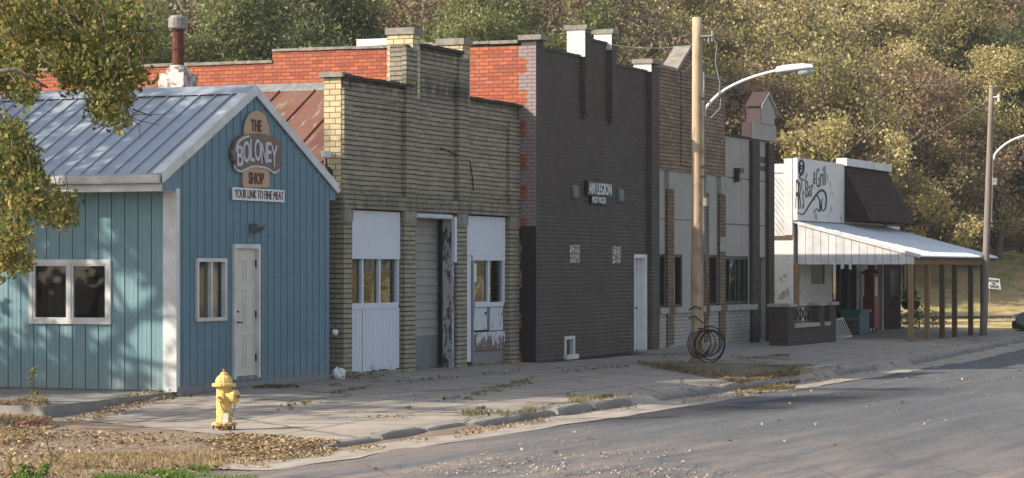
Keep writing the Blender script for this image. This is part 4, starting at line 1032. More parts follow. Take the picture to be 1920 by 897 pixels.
for k in range(-10, 70):
    y0 = .28+k*.13; pts = []
    a = (y0, 2.80); b = (y0+1.55*.75, 4.35)
    ya, za = a; yb, zb = b
    if ya < .28: za += (.28-ya)/.75; ya = .28
    if za > zb: continue
    ds.prism([(33.215, ya, za), (33.215, yb, zb), (33.215, yb, zb+.02), (33.215, ya, za+.02)], (-.008, 0, 0))
ds.build('diagonal_batten', 'sill_stone', Bar)
MB().box(33.19, 33.24, .26, 13, 4.50, 4.74).box(33.17, 33.3, -.0+.02, .25, 2.80, 4.88).build('white_fascia', 'white_trim', Bar)
MB().box(42.98, 45.02, -.03, -.003, -.05, 3.1).build('shingle_cladding', 'shingles', Bar)
MB().box(43.6, 44.7, -.05, -.032, 1.0, 1.85).build('dark_window', 'bronze_frame', Bar)
MB().box(43.2, 45.3, .1, 12.7, 3.2, 3.28).build('flat_roof', 'roof_tar', Bar)
MB().box(33.5, 43.0, .27, 12.6, 4.3, 4.36).build('flat_roof', 'roof_tar', Bar)
# mansard with hipped far end
mtop, mbot = 4.86, 3.26
A_ = [(38.02, -.10, mtop), (43.1, -.10, mtop), (43.35, -.9, mbot), (38.02, -.9, mbot)]
ms = MB(); ms.quad(*[(x, y, z) for x, y, z in (A_[3], A_[2], A_[1], A_[0])])
ms.quad((43.35, -.9, mbot), (43.9, .6, mbot), (43.3, .3, mtop), (43.1, -.10, mtop)); ms.quad((43.9, .6, mbot), (43.9, 6, mbot), (43.3, 6, mtop), (43.3, .3, mtop))
ms.quad((38.02, -.9, mbot), (38.02, 0, mbot), (38.02, 0, mtop), (38.02, -.1, mtop)); ms.quad((38.02, 0, mbot), (38.02, -.9, mbot), (43.35, -.9, mbot), (43.35, 0, mbot))
ms.build('mansard', 'shingles', Bar)
MB().box(37.9, 43.15, -.22, .10, mtop, mtop+.22).build('mansard_coping', 'white_trim', Bar)
# sign wall (projects slightly)
MB().box(33.18, 38.0, -.12, -.002, 3.20, 4.90).build('sign_panel', 'white_masonry', Bar)
bs = thing('bar_sign', "hand-painted black script RR's Bar & Grill with scrolls on the white panel", 'sign', (35.5, -.13, 3.2))
yk = -.128
for w_, a, b, t_, l_, rl_ in (("R", 1491.5, 1499, 335, 392, 0), ("R's", 1497.5, 1508, 340, 392, .05), ("Bar", 1510.5, 1525.5, 338, 372, .12), ("&", 1524.5, 1529.5, 320, 345, 0), ("Grill", 1531, 1549, 316, 353, .12)):
    ptext(w_, a, b, t_, l_, 'sign_black', yk, off=-.004, par=bs, shear=.1, roll=rl_, ext=.003)
def sp(px, py): v = ony(px, py, yk); return v
scr = MB()
def curve(pts, r=.022):
    P_ = [sp(*p) for p in pts]; out = []
    for i in range(len(P_)-1):
        p0 = P_[max(i-1, 0)]; p1 = P_[i]; p2 = P_[i+1]; p3 = P_[min(i+2, len(P_)-1)]
        for k in range(6):
            u = k/6; out.append(.5*((2*p1)+(-p0+p2)*u+(2*p0-5*p1+4*p2-p3)*u*u+(-p0+3*p1-3*p2+p3)*u**3))
    out.append(P_[-1]); n = len(out)
    scr.tube(out, [r*(.35+1.1*math.sin(math.pi*min(max(i/(n-1), .05), .95))) for i in range(n)], 6)
curve([(1503, 316), (1501, 318), (1501, 311), (1505, 312), (1504, 324), (1499, 324), (1498, 308), (1503, 301), (1507, 309), (1505, 325), (1499, 332), (1508, 338), (1514, 326)])
curve([(1495, 398), (1502, 402), (1508, 400), (1518, 384), (1530, 366), (1540, 357), (1547, 362), (1549, 378), (1547, 392), (1541, 395), (1539, 386)])
curve([(1525, 400), (1531, 392), (1537, 396), (1536, 374), (1530, 367), (1527, 376)], .016)
curve([(1541, 395), (1540, 380), (1543, 372)], .014)
scr.build('scroll', 'sign_black', bs)
# porch
px0, px1, py0 = 33.2, 42.75, -3.35
def pz(y): return 3.17+(2.27-3.17)*(-y-.0)/3.35
pr_ = MB(); y0 = py0-.15
pr_.prism([(px0-.03, -.02, pz(-.02)), (px0-.03, y0, pz(y0)), (px0-.03, y0, pz(y0)-.03), (px0-.03, -.02, pz(-.02)-.03)], (px1-px0+.4, 0, 0))
por = pr_.build('porch_roof', 'white_steel', Bar)
rb = MB(); x = px0+.1
while x < px1+.3:
    rb.prism([(x, -.03, pz(-.03)+.002), (x, y0, pz(y0)+.002), (x, y0, pz(y0)+.03), (x, -.03, pz(-.03)+.03)], (.04, 0, 0)); x += .3
rb.build('rib', 'white_steel', por)
sd = MB(); n = 15
for i in range(n):
    ya, yb = -.13-(3.22)*i/n, -.13-(3.22)*(i+1)/n
    sd.prism([(px0, ya, 2.0), (px0, yb+.012, 2.0), (px0, yb+.012, pz(yb)-.035), (px0, ya, pz(ya)-.035)], (.03, 0, 0))
sd.build('porch_side_panel', 'white_trim', Bar)
MB().prism([(px0-.035, -.13, pz(-.13)+.035), (px0-.035, y0, pz(y0)+.035), (px0-.035, y0, pz(y0)-.06), (px0-.035, -.13, pz(-.13)-.06)], (.03, 0, 0)).build('porch_side_trim', 'white_trim', Bar)
MB().box(px0+.035, px1+.2, -.3-3.0, -3.15, 2.0, 2.14).build('porch_beam', 'new_timber', Bar)
rfm = MB(); x = px0+.05
while x < px1+.25:
    rfm.prism([(x, -.1, pz(-.1)-.14), (x, y0+.02, pz(y0)-.13), (x, y0+.02, pz(y0)-.035), (x, -.1, pz(-.1)-.035)], (.05, 0, 0)); x += .42
rfm.build('rafter', 'new_timber', Bar)
for i, (x, m_) in enumerate(((33.30, 'new_timber'), (35.15, 'new_timber'), (36.95, 'brown_timber'), (38.5, 'brown_timber'), (40.6, 'brown_timber'), (42.25, 'brown_timber'))):
    MB().box(x-.06, x+.07, -3.29, -3.16, -.15, 2.0-.001).build('porch_post', m_, Bar)
MB().box(33.21, 33.30, -.14, -.03, -.1, 2.0).build('wall_post', 'new_timber', Bar)
pf = MB().prism([(33.2, -3.5, -.085), (43.4, -3.3, -.07), (43.4, 0.0, -.0), (33.2, 0.0, .0)], (0, 0, -.2)).build('porch_floor', 'concrete', Bar)
MB().box(34.95, 36.35, .03, .08, 1.45, 2.1).build('dark_window_panel', 'bronze_frame', Bar)  # opaque panel for a glazed window, its unlit look put into the colour
ww = window(Bar, 37.1, 39.8, .4, 2.3, .02, 'maroon_metal', .08, mull=(38.0, 38.9), depth=.8)
MB().box(41.05, 42.2, .03, .09, .0, 2.15).build('door', 'cream_door', Bar)
MB().box(41.2, 42.05, .015, .025, 1.35, 2.0).build('door_window', 'dark_room', Bar)
MB().box(42.25, 42.9, .03, .09, 0, 2.15).build('dark_panel', 'brown_timber', Bar)
MB().box(41.2, 41.6, -.12, -.004, 1.05, 1.3).build('mailbox', 'black_metal', Bar)

# ---------------------------------------------------------------- things under the porch
gp = thing('petrol_pump', 'tall antique red petrol pump standing under the bar porch', 'pump', (40.2, -.25, 0))
MB().box(39.95, 40.5, -.5, -.15, .12, 1.05).box(39.98, 40.47, -.47, -.18, 1.05, 1.72).build('body', 'red_paint', gp)
MB().lathe([(.26, 0), (.28, .05), (.2, .12), (.06, .17)], (40.22, -.32, 1.72), 14).build('top_cap', 'red_paint', gp)
MB().box(40.08, 40.38, -.49, -.472, 1.08, 1.62).build('dial_face', 'white_paint', gp)
MB().box(40.02, 40.08, -.45, -.4, 0, .12).box(40.38, 40.44, -.45, -.4, 0, .12).box(40.02, 40.08, -.25, -.2, 0, .12).box(40.38, 40.44, -.25, -.2, 0, .12).build('foot', 'black_metal', gp)
MB().tube([(40.5, -.3, 1.45), (40.62, -.32, 1.3), (40.6, -.32, .7), (40.52, -.3, .9)], .025, 6).build('hose', 'cable_black', gp)
tb = MB(); tb.box(37.5, 38.6, -.7, -.15, -.02, .62)
tbt = thing('storage_bin', 'teal plastic bin with lid beside the red pump', 'bin', (38, -.4, 0)); tb.build('body', 'teal_plastic', tbt)
MB().box(37.45, 38.65, -.76, -.1, .62, .70).build('lid', 'teal_plastic', tbt)
# leaning crib rail
cr = thing('crib_rail', 'white slatted crib side leaning by the brick porch screen', 'rail', (34.3, -1.1, 0))
cr0 = Vector((33.9, -1.05, -.06)); ux = Vector((1.9, .12, .0)); uz = Vector((-.25, .18, .50))
a, b = cr0, cr0+ux+Vector((0, 0, .06))
MB().tube([a, b], .028, 6).build('rail', 'white_paint', cr); MB().tube([a+uz, b+uz], .028, 6).build('rail', 'white_paint', cr)
for k in range(9):
    q = a.lerp(b, k/8); MB().tube([q, q+uz], .013, 5).build('slat', 'white_paint', cr)
# bench plank behind it
bn = thing('porch_bench', 'low wooden bench against the bar wall behind the white rail', 'bench', (35.6, -.5, 0))
MB().box(34.6, 37.2, -.75, -.35, .42, .47).build('seat', 'brown_timber', bn)
for x in (34.7, 37.0): MB().box(x, x+.08, -.7, -.4, -.04, .42).build('leg', 'brown_timber', bn)

# planter barrel with flowers at the porch end
def leaves_mesh(name, m, centers, radii, n, size, parent=None, droop=.2, flat=0, seed=0, aspect=.6):
    r_ = np.random.default_rng(seed); C_ = np.array([tuple(c) for c in centers]); R0 = np.array(radii)
    idx = r_.integers(0, len(C_), n)
    off = r_.normal(size=(n, 3)); off /= np.linalg.norm(off, axis=1)[:, None]; off *= (r_.random(n)**.6)[:, None]
    if R0.ndim == 1: R0 = np.stack([R0]*3, 1)
    P_ = C_[idx]+off*R0[idx]
    return quads(name, m, P_, size*(.6+.8*r_.random(n)), r_, droop, flat, parent, aspect)
def quads(name, m, P_, sz, r_, droop=.2, flat=0, parent=None, aspect=.6, me_only=False):
    n = len(P_)
    a = r_.normal(size=(n, 3)); a[:, 2] = a[:, 2]*(1-flat)-droop; a /= np.linalg.norm(a, axis=1)[:, None]
    b = r_.normal(size=(n, 3)); b[:, 2] *= (1-flat); b -= a*(a*b).sum(1)[:, None]; b /= np.linalg.norm(b, axis=1)[:, None]+1e-9
    nrm = np.cross(a, b)
    s1 = sz[:, None]; w_ = s1*aspect*.5
    V = np.empty((n, 4, 3)); V[:, 0] = P_-a*s1*.5; V[:, 1] = P_+b*w_+nrm*s1*.12+a*s1*.02; V[:, 2] = P_+a*s1*.5; V[:, 3] = P_-b*w_+nrm*s1*.12+a*s1*.02
    me = bpy.data.meshes.new(name); me.vertices.add(n*4); me.vertices.foreach_set('co', V.reshape(-1))
    me.loops.add(n*4); me.loops.foreach_set('vertex_index', np.arange(n*4, dtype=np.int32))
    me.polygons.add(n); me.polygons.foreach_set('loop_start', np.arange(0, n*4, 4, dtype=np.int32)); me.polygons.foreach_set('loop_total', np.full(n, 4, dtype=np.int32))
    me.update(); me.validate(); me.materials.append(MATS[m])
    if me_only: return me
    o = bpy.data.objects.new(name, me); COL.objects.link(o)
    if parent: o.parent = parent; o.matrix_parent_inverse = parent_inv(parent)
    return o
pl = thing('flower_planter', 'dark red planter of greenery on a stand at the porch end', 'planter', (44.4, -.4, 0))
MB().lathe([(.20, 0), (.27, .08), (.30, .22), (.28, .26)], (44.4, -.5, .62), 14).build('pot', 'terracotta', pl)
MB().box(44.33, 44.47, -.57, -.43, -.1, .62).build('stand', 'brown_timber', pl)
leaves_mesh('foliage', 'grass_green', [(44.4, -.5, 1.05)], [.3], 260, .09, pl, seed=3)
MB().box(44.0, 44.9, -.46, -.44, 1.0, 2.0).build('x', 'grey_siding', pl) if False else None
bsx = thing('porch_shrub', 'low leafy green shrub growing beyond the porch posts', 'shrub', (45.5, -.5, 0))
MB().tube([(45.5, -.5, -.1), (45.6, -.5, .4)], [.03, .015], 6).build('stem', 'bark', bsx)
leaves_mesh('foliage', 'leaf_green', [(45.2, -.2, .2), (46.2, -.8, .25), (45.6, -.4, .45)], [.45, .4, .35], 900, .08, bsx, seed=4)
# striped banner hanging off the far wall end
bf = thing('striped_banner', 'faded striped cloth banner hanging at the far end of the porch', 'banner', (45.1, -.3, 0))
st = MB(); sr = MB()
for k in range(7): (st if k % 2 else sr).prism([(45.1, -.08-k*.055, .90), (45.1, -.08-(k+1)*.055, .88), (45.1, -.08-(k+1)*.055, 2.0), (45.1, -.08-k*.055, 2.0)], (.006, 0, 0))
st.build('stripe', 'white_paint', bf); sr.build('stripe', 'brown_timber', bf)

# ================================================================ hydrant
hp = onz(420, 806, -.20); hx, hy = hp.x, hp.y; hz = dirt_z(hx, hy)+.0
Hd = thing('fire_hydrant', 'yellow fire hydrant with rusty cap nuts standing in the gravel', 'hydrant', (hx, hy, hz))
MB().lathe([(.105, 0), (.105, .05), (.15, .05), (.165, .058), (.165, .085), (.15, .095), (.105, .10), (.100, .13), (.098, .555), (.115, .56)], (hx, hy, hz), 24).build('barrel', 'hydrant_yellow', Hd, smooth=False)
MB().lathe([(.11, .556), (.150, .557), (.155, .565), (.155, .592), (.148, .598), (.105, .60)], (hx, hy, hz), 24).build('flange', 'hydrant_yellow', Hd)
MB().lathe([(.108, .60), (.106, .64), (.092, .675), (.065, .70), (.05, .708), (.05, .728), (.038, .732), (.03, .745)], (hx, hy, hz), 36, 12, .03).build('bonnet', 'hydrant_yellow', Hd)
MB().lathe([(.02, .745), (.022, .775), (.015, .785)], (hx, hy, hz), 5).build('operating_nut', 'hydrant_rust', Hd)
def disc(c, d, prof, m, name, seg=16, nut=False):
    d = Vector(d).normalized(); up = Vector((0,0,1)); a = d.cross(up).normalized(); b = a.cross(d)
    mb = MB(); n = len(mb.v)
    for r, t_ in prof:
        for k in range(seg):
            q = 2*math.pi*k/seg; mb.v.append(tuple(Vector(c)+d*t_+(a*math.cos(q)+b*math.sin(q))*r))
    for i in range(len(prof)-1):
        for k in range(seg): mb.f.append((i*seg+k, i*seg+(k+1) % seg, (i+1)*seg+(k+1) % seg, (i+1)*seg+k))
    mb.f.append(tuple(range((len(prof)-1)*seg, len(prof)*seg)))
    return mb.build(name, m, Hd)
R3 = Vector((FY, -FX, 0)); toc = Vector((-FX, -FY, 0))
dmain = (R3*.93+toc*.36); dsm = (-R3*.30+toc*.95)
hc = Vector((hx, hy, hz+.43))
disc(hc, dmain, [(.085, .05), (.078, .10), (.078, .125), (.092, .127), (.092, .175), (.085, .185), (.03, .187)], 'hydrant_yellow', 'pumper_nozzle', 20)
disc(hc, dmain, [(.022, .18), (.022, .225)], 'hydrant_rust', 'nozzle_nut', 5)
hc2 = hc+Vector((0, 0, -.01))
disc(hc2, dsm, [(.055, .06), (.05, .105), (.058, .107), (.055, .135), (.03, .142)], 'hydrant_yellow', 'hose_nozzle', 16)
disc(hc2, dsm, [(.02, .14), (.02, .17)], 'hydrant_rust', 'nozzle_nut', 5)
disc(hc+Vector((0, 0, 0)), (R3*.3-toc*.95), [(.055, .06), (.05, .105), (.058, .107), (.055, .135), (.03, .142)], 'hydrant_yellow', 'hose_nozzle', 16)
chp = []
A0 = hc2+dsm.normalized()*.12+Vector((0, 0, -.05)); A1 = hc+(R3*.5+toc*.87)*.12+Vector((0, 0, -.18)); A2 = hc+dmain.normalized()*.16+Vector((0, 0, -.09))
def sag(a, b, s_, n=10): return [a.lerp(b, i/n)+Vector((0, 0, -s_*4*(i/n)*(1-i/n)))+(toc*.02) for i in range(n+1)]
MB().tube(sag(A0, A1, .05), .006, 5).build('chain', 'chain_steel', Hd); MB().tube(sag(A1+R3*.03, A2, .10), .006, 5).build('chain', 'chain_steel', Hd)
tc = Vector((hx, hy, hz))+R3*.025+toc*.103
MB().prism([tc+R3*-.03+Vector((0, 0, .10)), tc+R3*.04+Vector((0, 0, .10)), tc+R3*.04+Vector((0, 0, .22)), tc+R3*-.03+Vector((0, 0, .215))], toc*.008).build('paper_tag', 'white_paint', Hd)
bl = MB()
for k in range(6):
    q = k*math.pi/3; bl.lathe([(.012, 0), (.012, .05)], (hx+.135*math.cos(q), hy+.135*math.sin(q), hz+.01), 6)
bl.build('flange_bolt', 'chain_steel', Hd)

# ================================================================ utility poles
def pole(base, top, r0, r1, m, label, arm_t, arm_pts, head=True, conduit=True):
    base = Vector(base); top = Vector(top)
    Pp = thing('utility_pole', label, 'utility pole', base, 'wooden utility poles along the kerb')
    n = 10
    MB().tube([base.lerp(top, i/n)+Vector((.006*noise.noise((i, 0, 0)), .006*noise.noise((i, 5, 0)), 0)) for i in range(n+1)], [r0+(r1-r0)*i/n for i in range(n+1)], 18).build('shaft', m, Pp, smooth=True)
    P_ = [Vector(p) for p in arm_pts]; out = []
    for i in range(len(P_)-1):
        p0 = P_[max(i-1, 0)]; p1 = P_[i]; p2 = P_[i+1]; p3 = P_[min(i+2, len(P_)-1)]
        for k in range(6):
            u = k/6; out.append(.5*((2*p1)+(-p0+p2)*u+(2*p0-5*p1+4*p2-p3)*u*u+(-p0+3*p1-3*p2+p3)*u**3))
    out.append(P_[-1])
    MB().tube(out, [.037-.009*i/len(out) for i in range(len(out))], 10).build('lamp_arm', 'lamp_white', Pp, smooth=True)
    if head:
        e = P_[-1]; d = Vector((0, -1, 0)); 
        prof = [(-.06, .05, .05), (-.03, .085, .085), (.1, .11, .10), (.3, .14, .105), (.5, .155, .10), (.64, .14, .08), (.72, .06, .04)]
        mb = MB(); SEG = 14
        for t_, w_, h_ in prof:
            for k in range(SEG):
                q = 2*math.pi*k/SEG; cz_ = math.sin(q)
                mb.v.append((e.x+w_*math.cos(q), e.y-t_+.03, e.z+.015+t_*.06+(h_ if cz_ > 0 else h_*.6)*cz_))
        for i in range(len(prof)-1):
            for k in range(SEG): mb.f.append((i*SEG+k, i*SEG+(k+1) % SEG, (i+1)*SEG+(k+1) % SEG, (i+1)*SEG+k))
        mb.f.append(tuple(range(SEG))); mb.f.append(tuple(range(len(mb.v)-1, len(mb.v)-SEG-1, -1)))
        hd = mb.build('lamp_head', 'lamp_white', Pp, smooth=True)
        lm = MB(); lm.lathe([(.015, -.15), (.06, -.135), (.105, -.08), (.12, -.01)], (0, 0, 0), 14)
        lm.v = [(e.x+x*.95, e.y-.50+y*1.55, e.z+.03+z) for x, y, z in lm.v]; lm.build('lens', 'lamp_lens', hd, smooth=True)
        MB().lathe([(.03, 0), (.03, .05), (.015, .06)], (e.x, e.y-.45, e.z+.10), 10).build('photocell', 'blue_grey_panel', hd)
    return Pp
b1 = onz(1308, 684, -.09); D1 = 53.7
t1 = b1+Vector((.0, .01, 7.25)); t1.z = 1.87+462*D1/4800
U = b1
arm = [(0, -.16, 5.12), (0, -.20, 5.30), (0, -.55, 5.62), (0, -1.05, 5.85), (0, -1.62, 6.0), (0, -1.78, 6.0)]
arm = [(U.x, U.y+a[1]+.02, U.z+a[2]-.03) for a in arm]
P1 = pole(b1-Vector((0, 0, .3)), t1, .135, .10, 'pole_wood', 'tall pale wooden pole with white curved lamp arm and coiled cable at its foot', 0, arm)
MB().tube([(U.x-.03, U.y-.16, U.z+2.1), (U.x-.03, U.y-.145, U.z+6.0)], .022, 6).tube([(U.x-.08, U.y-.15, U.z+1.0), (U.x-.06, U.y-.14, U.z+5.6)], .012, 5).build('conduit', 'zinc', P1)
MB().box(U.x-.1, U.x+.03, U.y-.22, U.y-.14, U.z+3.25, U.z+3.42).build('junction_box', 'zinc', P1)
for z in (3.85, 4.05, 5.45): MB().box(U.x-.13, U.x+.05, U.y-.19, U.y-.11, U.z+z, U.z+z+.03).build('bracket', 'black_metal', P1)
MB().box(U.x-.10, U.x+.02, U.y-.36, U.y-.1, U.z+6.72, U.z+6.75).tube([(U.x-.05, U.y-.34, U.z+6.62), (U.x-.05, U.y-.34, U.z+6.84)], .03, 8).tube([(U.x-.05, U.y-.26, U.z+6.6), (U.x-.05, U.y-.26, U.z+6.74)], .03, 8).build('insulator', 'zinc', P1)
MB().tube([(U.x-.05, U.y-.34, U.z+6.7), (U.x-.05, U.y-.44, U.z+6.55), (U.x-.05, U.y-.40, U.z+6.2), (U.x-.05, U.y-.5, U.z+5.75), (U.x-.05, U.y-.47, U.z+5.5)], .013, 5).tube([(U.x-.05, U.y-.52, U.z+5.45), (U.x-.05, U.y-.5, U.z+5.25), (U.x-.05, U.y-.3, U.z+5.05)], .012, 5).build('drop_wire', 'wire_grey', P1)
# cable coil
coil = MB(); 
for k in range(7):
    r_ = .25+random.uniform(-.05, .08); ph = random.uniform(-.05, .05); cy = U.y-.21+random.uniform(-.15, .12); cz_ = U.z+.44+random.uniform(-.06, .03)
    ax = random.uniform(-.5, .5)
    coil.tube([(U.x-.17+.05*math.sin(q+ph)+ax*.12*math.cos(q), cy+r_*math.cos(q), cz_+(r_*1.12)*math.sin(q)) for q in frange(0, 2*math.pi, 26)], .013, 5, cap=False)
coil.tube([(U.x-.15, U.y+.14, U.z+1.12), (U.x-.16, U.y, U.z+1.20), (U.x-.15, U.y-.14, U.z+1.15)], .014, 5); coil.tube([(U.x-.15, U.y+.14, U.z+.95), (U.x-.16, U.y, U.z+1.0), (U.x-.15, U.y-.17, U.z+.86)], .014, 5)
coil.tube([(U.x-.15, U.y-.17, U.z+.86), (U.x-.17, U.y-.30, U.z+1.0), (U.x-.1, U.y-.18, U.z+2.3)], .010, 5)
cb = thing('cable_coil', 'loops of black cable hung around the foot of the pale wooden pole', 'cable', (U.x, U.y, U.z)); coil.build('cable', 'cable_black', cb)
b2 = onz(1843, 628, -.06); t2 = b2+Vector((.2, -.22, 7.35))
U2 = b2.lerp(t2, 5.3/7.35)
arm2 = [(U2.x, U2.y-.13, U2.z-.15), (U2.x, U2.y-.20, U2.z+.05), (U2.x, U2.y-.55, U2.z+.35), (U2.x, U2.y-1.05, U2.z+.55), (U2.x, U2.y-1.7, U2.z+.68), (U2.x, U2.y-1.9, U2.z+.68)]
P2 = pole(b2-Vector((0, 0, .3)), t2, .115, .075, 'pole_grey', 'grey weathered wooden pole with white lamp arm at the end of the bar porch', 0, arm2)
MB().tube([b2.lerp(t2, .45)+Vector((-.02, -.14, 0)), b2.lerp(t2, .72)+Vector((-.02, -.12, 0))], .015, 5).build('conduit', 'zinc', P2)
q2 = b2.lerp(t2, .95); MB().box(q2.x-.05, q2.x+.02, q2.y-.24, q2.y-.06, q2.z, q2.z+.03).tube([(q2.x, q2.y-.22, q2.z-.12), (q2.x, q2.y-.22, q2.z+.1)], .035, 8).build('insulator', 'lamp_white', P2)
q2 = b2.lerp(t2, .60); MB().box(q2.x-.05, q2.x+.03, q2.y-.26, q2.y-.12, q2.z, q2.z+.2).build('junction_box', 'zinc', P2)
# overhead wires
def wire(name, a, b, s_, r, label):
    o = MB().tube([a.lerp(b, i/24)+Vector((0, 0, -s_*4*(i/24)*(1-i/24))) for i in range(25)], r, 5).build(name, 'wire_grey'); tag(o, label, 'wire', 'overhead wires'); return o
ia = Vector((U.x-.05, U.y-.34, U.z+6.78)); ib = b2.lerp(t2, .99)
wire('overhead_wire', ia, ib, .25, .008, 'thin grey wire running between the two wooden poles')
wire('overhead_wire', ib, ib+Vector((40, 2, .3)), .3, .008, 'thin grey wire leaving the far pole to the right')
wire('overhead_wire', ia+Vector((0, .2, -.1)), Vector((23.2, -.2, 6.9))+Vector((0, 0, -.4)), .15, .008, 'thin service wire drooping from the pale pole to the brown brick gable')
wire('overhead_wire', ia+Vector((0, 0, -.15)), Vector((17.9, -.3, 6.75)),   .12, .005, 'thin service wire sagging from the pale pole to the black brick pier')
wire('overhead_wire', ib+Vector((0, 0, -.3)), Vector((41.0, .2, 5.0)), .15, .007, 'thin service wire dropping from the grey pole to the bar roof')
# house for sale sign
Cn = atD(1862.5, 532, 86); SG = 86/73.6; gz0 = ground_z(Cn.x, Cn.y)
hs = thing('yard_sign', 'tilted white HOUSE FOR SALE sign staked in the lawn beside the grey pole', 'sign', (Cn.x, Cn.y, max(gz0, -.1)))
Rr = Vector((FY, -FX, 0))
uu = Rr*math.cos(.1)+Vector((0, 0, -math.sin(.1))); vv_ = Vector((0, 0, 1))*math.cos(.1)-Rr*math.sin(.1)*1.2
bd = [Cn+uu*a*.20*SG+vv_*b*.155*SG for a, b in ((-1, -1), (1, -1), (1, 1), (-1, 1))]
MB().prism(bd, (-toc)*.01).build('board', 'white_paint', hs)
MB().tube([Cn-toc*.02-uu*.12, Vector((Cn.x, Cn.y, gz0-.1))-toc*.02-uu*.14], .010, 5).build('stake', 'zinc', hs)
for s_, dz, wd in (('HOUSE', .05, .30), ('FOR', -.02, .12), ('SALE', -.115, .26)):
    wd *= SG; p = Cn+toc*.012-uu*wd/2+vv_*dz*SG
    text_mesh(s_, (.10 if s_ != 'FOR' else .06)*SG, 'lettering', 'sign_black', hs, tuple(p), rot=(math.pi/2, 0, math.atan2(-FX, FY)), boxw=wd, ext=.002, roll=-.1, off=.003)
# flag pole far back
fp = onz(1881, 478, 1.2) if False else atD(1880, 478, 120)
fpz = hill(fp.x, fp.y)
tt = atD(1888, 282, 120); o = MB().tube([(fp.x, fp.y, fpz-.2), tuple(tt)], [.06, .035], 8).build('flag_pole', 'white_paint'); tag(o, 'thin white bare flagpole on the far lawn', 'pole')

# ---------------------------------------------------------------- parked vehicles at the right edge
def vehicle(name, label, cat, nose, yaw, paint, hz_, length=4.6, width=1.8, cab=.75, group=None):
    """nose at local +x; built round origin then placed"""
    e = thing(name, label, cat, (0, 0, 0), group)
    L, Wd = length, width; parts = []
    def sec(pts, m, nm, w=Wd, par=e):
        mb = MB(); mb.prism([(x, -w/2, z) for x, z in pts], (0, w, 0)); o = mb.build(nm, m, par)
        bv = o.modifiers.new('b', 'BEVEL'); bv.width = .06; bv.segments = 3; parts.append(o); return o
    sec([(0, .42), (-.03, hz_-.12), (-.25, hz_-.02), (-1.25, hz_+.06), (-L+.3, hz_+.10), (-L, hz_), (-L, .35), (-.3, .28)], paint, 'body')
    sec([(-1.25, hz_+.04), (-1.95, hz_+.58), (-L+1.4, hz_+.62), (-L+.5, hz_+.08)], 'black_metal', 'cabin_glass', Wd-.16)
    sec([(-1.85, hz_+.56), (-2.0, hz_+.62), (-L+1.45, hz_+.66), (-L+1.25, hz_+.6)], paint, 'roof', Wd-.14)
    sec([(.08, .25), (.10, .45), (.06, .50), (-.25, .50), (-.25, .22)], 'rubber', 'bumper', Wd-.02)
    for s_ in (-1, 1):
        o = MB().box(-.12, .035, s_*Wd/2*.98-(.36 if s_ > 0 else 0), s_*Wd/2*.98+(.36 if s_ < 0 else 0), hz_-.24, hz_-.10).build('headlight', 'lamp_lens', e); parts.append(o)
    o = MB().box(-.05, .03, -Wd/2+.42, Wd/2-.42, hz_-.25, hz_-.12).build('grille', 'chrome', e); parts.append(o)
    for xx in (-.85, -L+.9):
        for s_ in (-1, 1):
            mb = MB(); y0_ = s_*(Wd/2-.02); mb.lathe([(.33, -.1), (.345, -.08), (.345, .08), (.33, .1)], (0, 0, 0), 18)
            mb.v = [(xx+x, y0_-s_*.08+z, .33+y) for x, y, z in mb.v]; o = mb.build('wheel', 'rubber', e)
            rb_ = MB(); rb_.lathe([(.19, -.105), (.19, .105)], (0, 0, 0), 14); rb_.v = [(xx+x, y0_-s_*.08+z, .33+y) for x, y, z in rb_.v]; rb_.build('rim', 'chrome', o)
    e.location = nose; e.rotation_euler = (0, 0, yaw)
    return e
n1 = onz(1899, 628, -.2)
vehicle('parked_car', 'dark silver car nosed to the kerb at the right edge', 'car', (n1.x+.4, n1.y-.05, -.25), math.radians(97), 'car_silver', .80, group='vehicles parked at the right edge')
vehicle('parked_truck', 'maroon pickup parked just behind the silver car', 'truck', (n1.x+5.2, n1.y+.50, -.25), math.radians(95), 'car_maroon', 1.06, group='vehicles parked at the right edge')

# ---------------------------------------------------------------- scattered ground litter
def in_poly(x, y, poly):
    c = False; n = len(poly)
    for i in range(n):
        x1, y1 = poly[i]; x2, y2 = poly[(i+1) % n]
        if (y1 > y) != (y2 > y) and x < (x2-x1)*(y-y1)/(y2-y1)+x1: c = not c
    return c
def surf(x, y):
    cy = curb_y(x)
    if y < cy-.01 and x > -10: return -.245
    if x < -7.3: return dirt_z(x, y)
    if -3.6 < x < 0 and y > 0: return -.045*(-x/3.6)
    y1 = 0.6 if x > -3.2 else max(-6.0, 0.2-(-3.2-x)*1.62)
    if x > -7.3 and y < y1: return walk_z(x, y)+.012
    if x < -2.9: return dirt_z(x, y)
    return walk_z(x, min(y, 0))+(.078 if in_poly(x, y, VERGE) else 0)
def scatter(regions, seed):
    """regions: (photo polygon, ground z guess, count, clumpiness)"""
    r = random.Random(seed); P_ = []
    for poly, n, cl in regions:
        g3 = [onz(a, b, -.18 if b >= 745 else -.10) for a, b in poly]; pg = [(v.x, v.y) for v in g3]
        xs_ = [p[0] for p in pg]; ys_ = [p[1] for p in pg]; k = 0; tries = 0
        while k < n and tries < n*60:
            tries += 1; x = r.uniform(min(xs_), max(xs_)); y = r.uniform(min(ys_), max(ys_))
            if not in_poly(x, y, pg): continue
            if cl and noise.noise((x*cl, y*cl, seed)) < r.uniform(-.25, .35): continue
            P_.append((x, y, surf(x, y))); k += 1
    return np.array(P_)
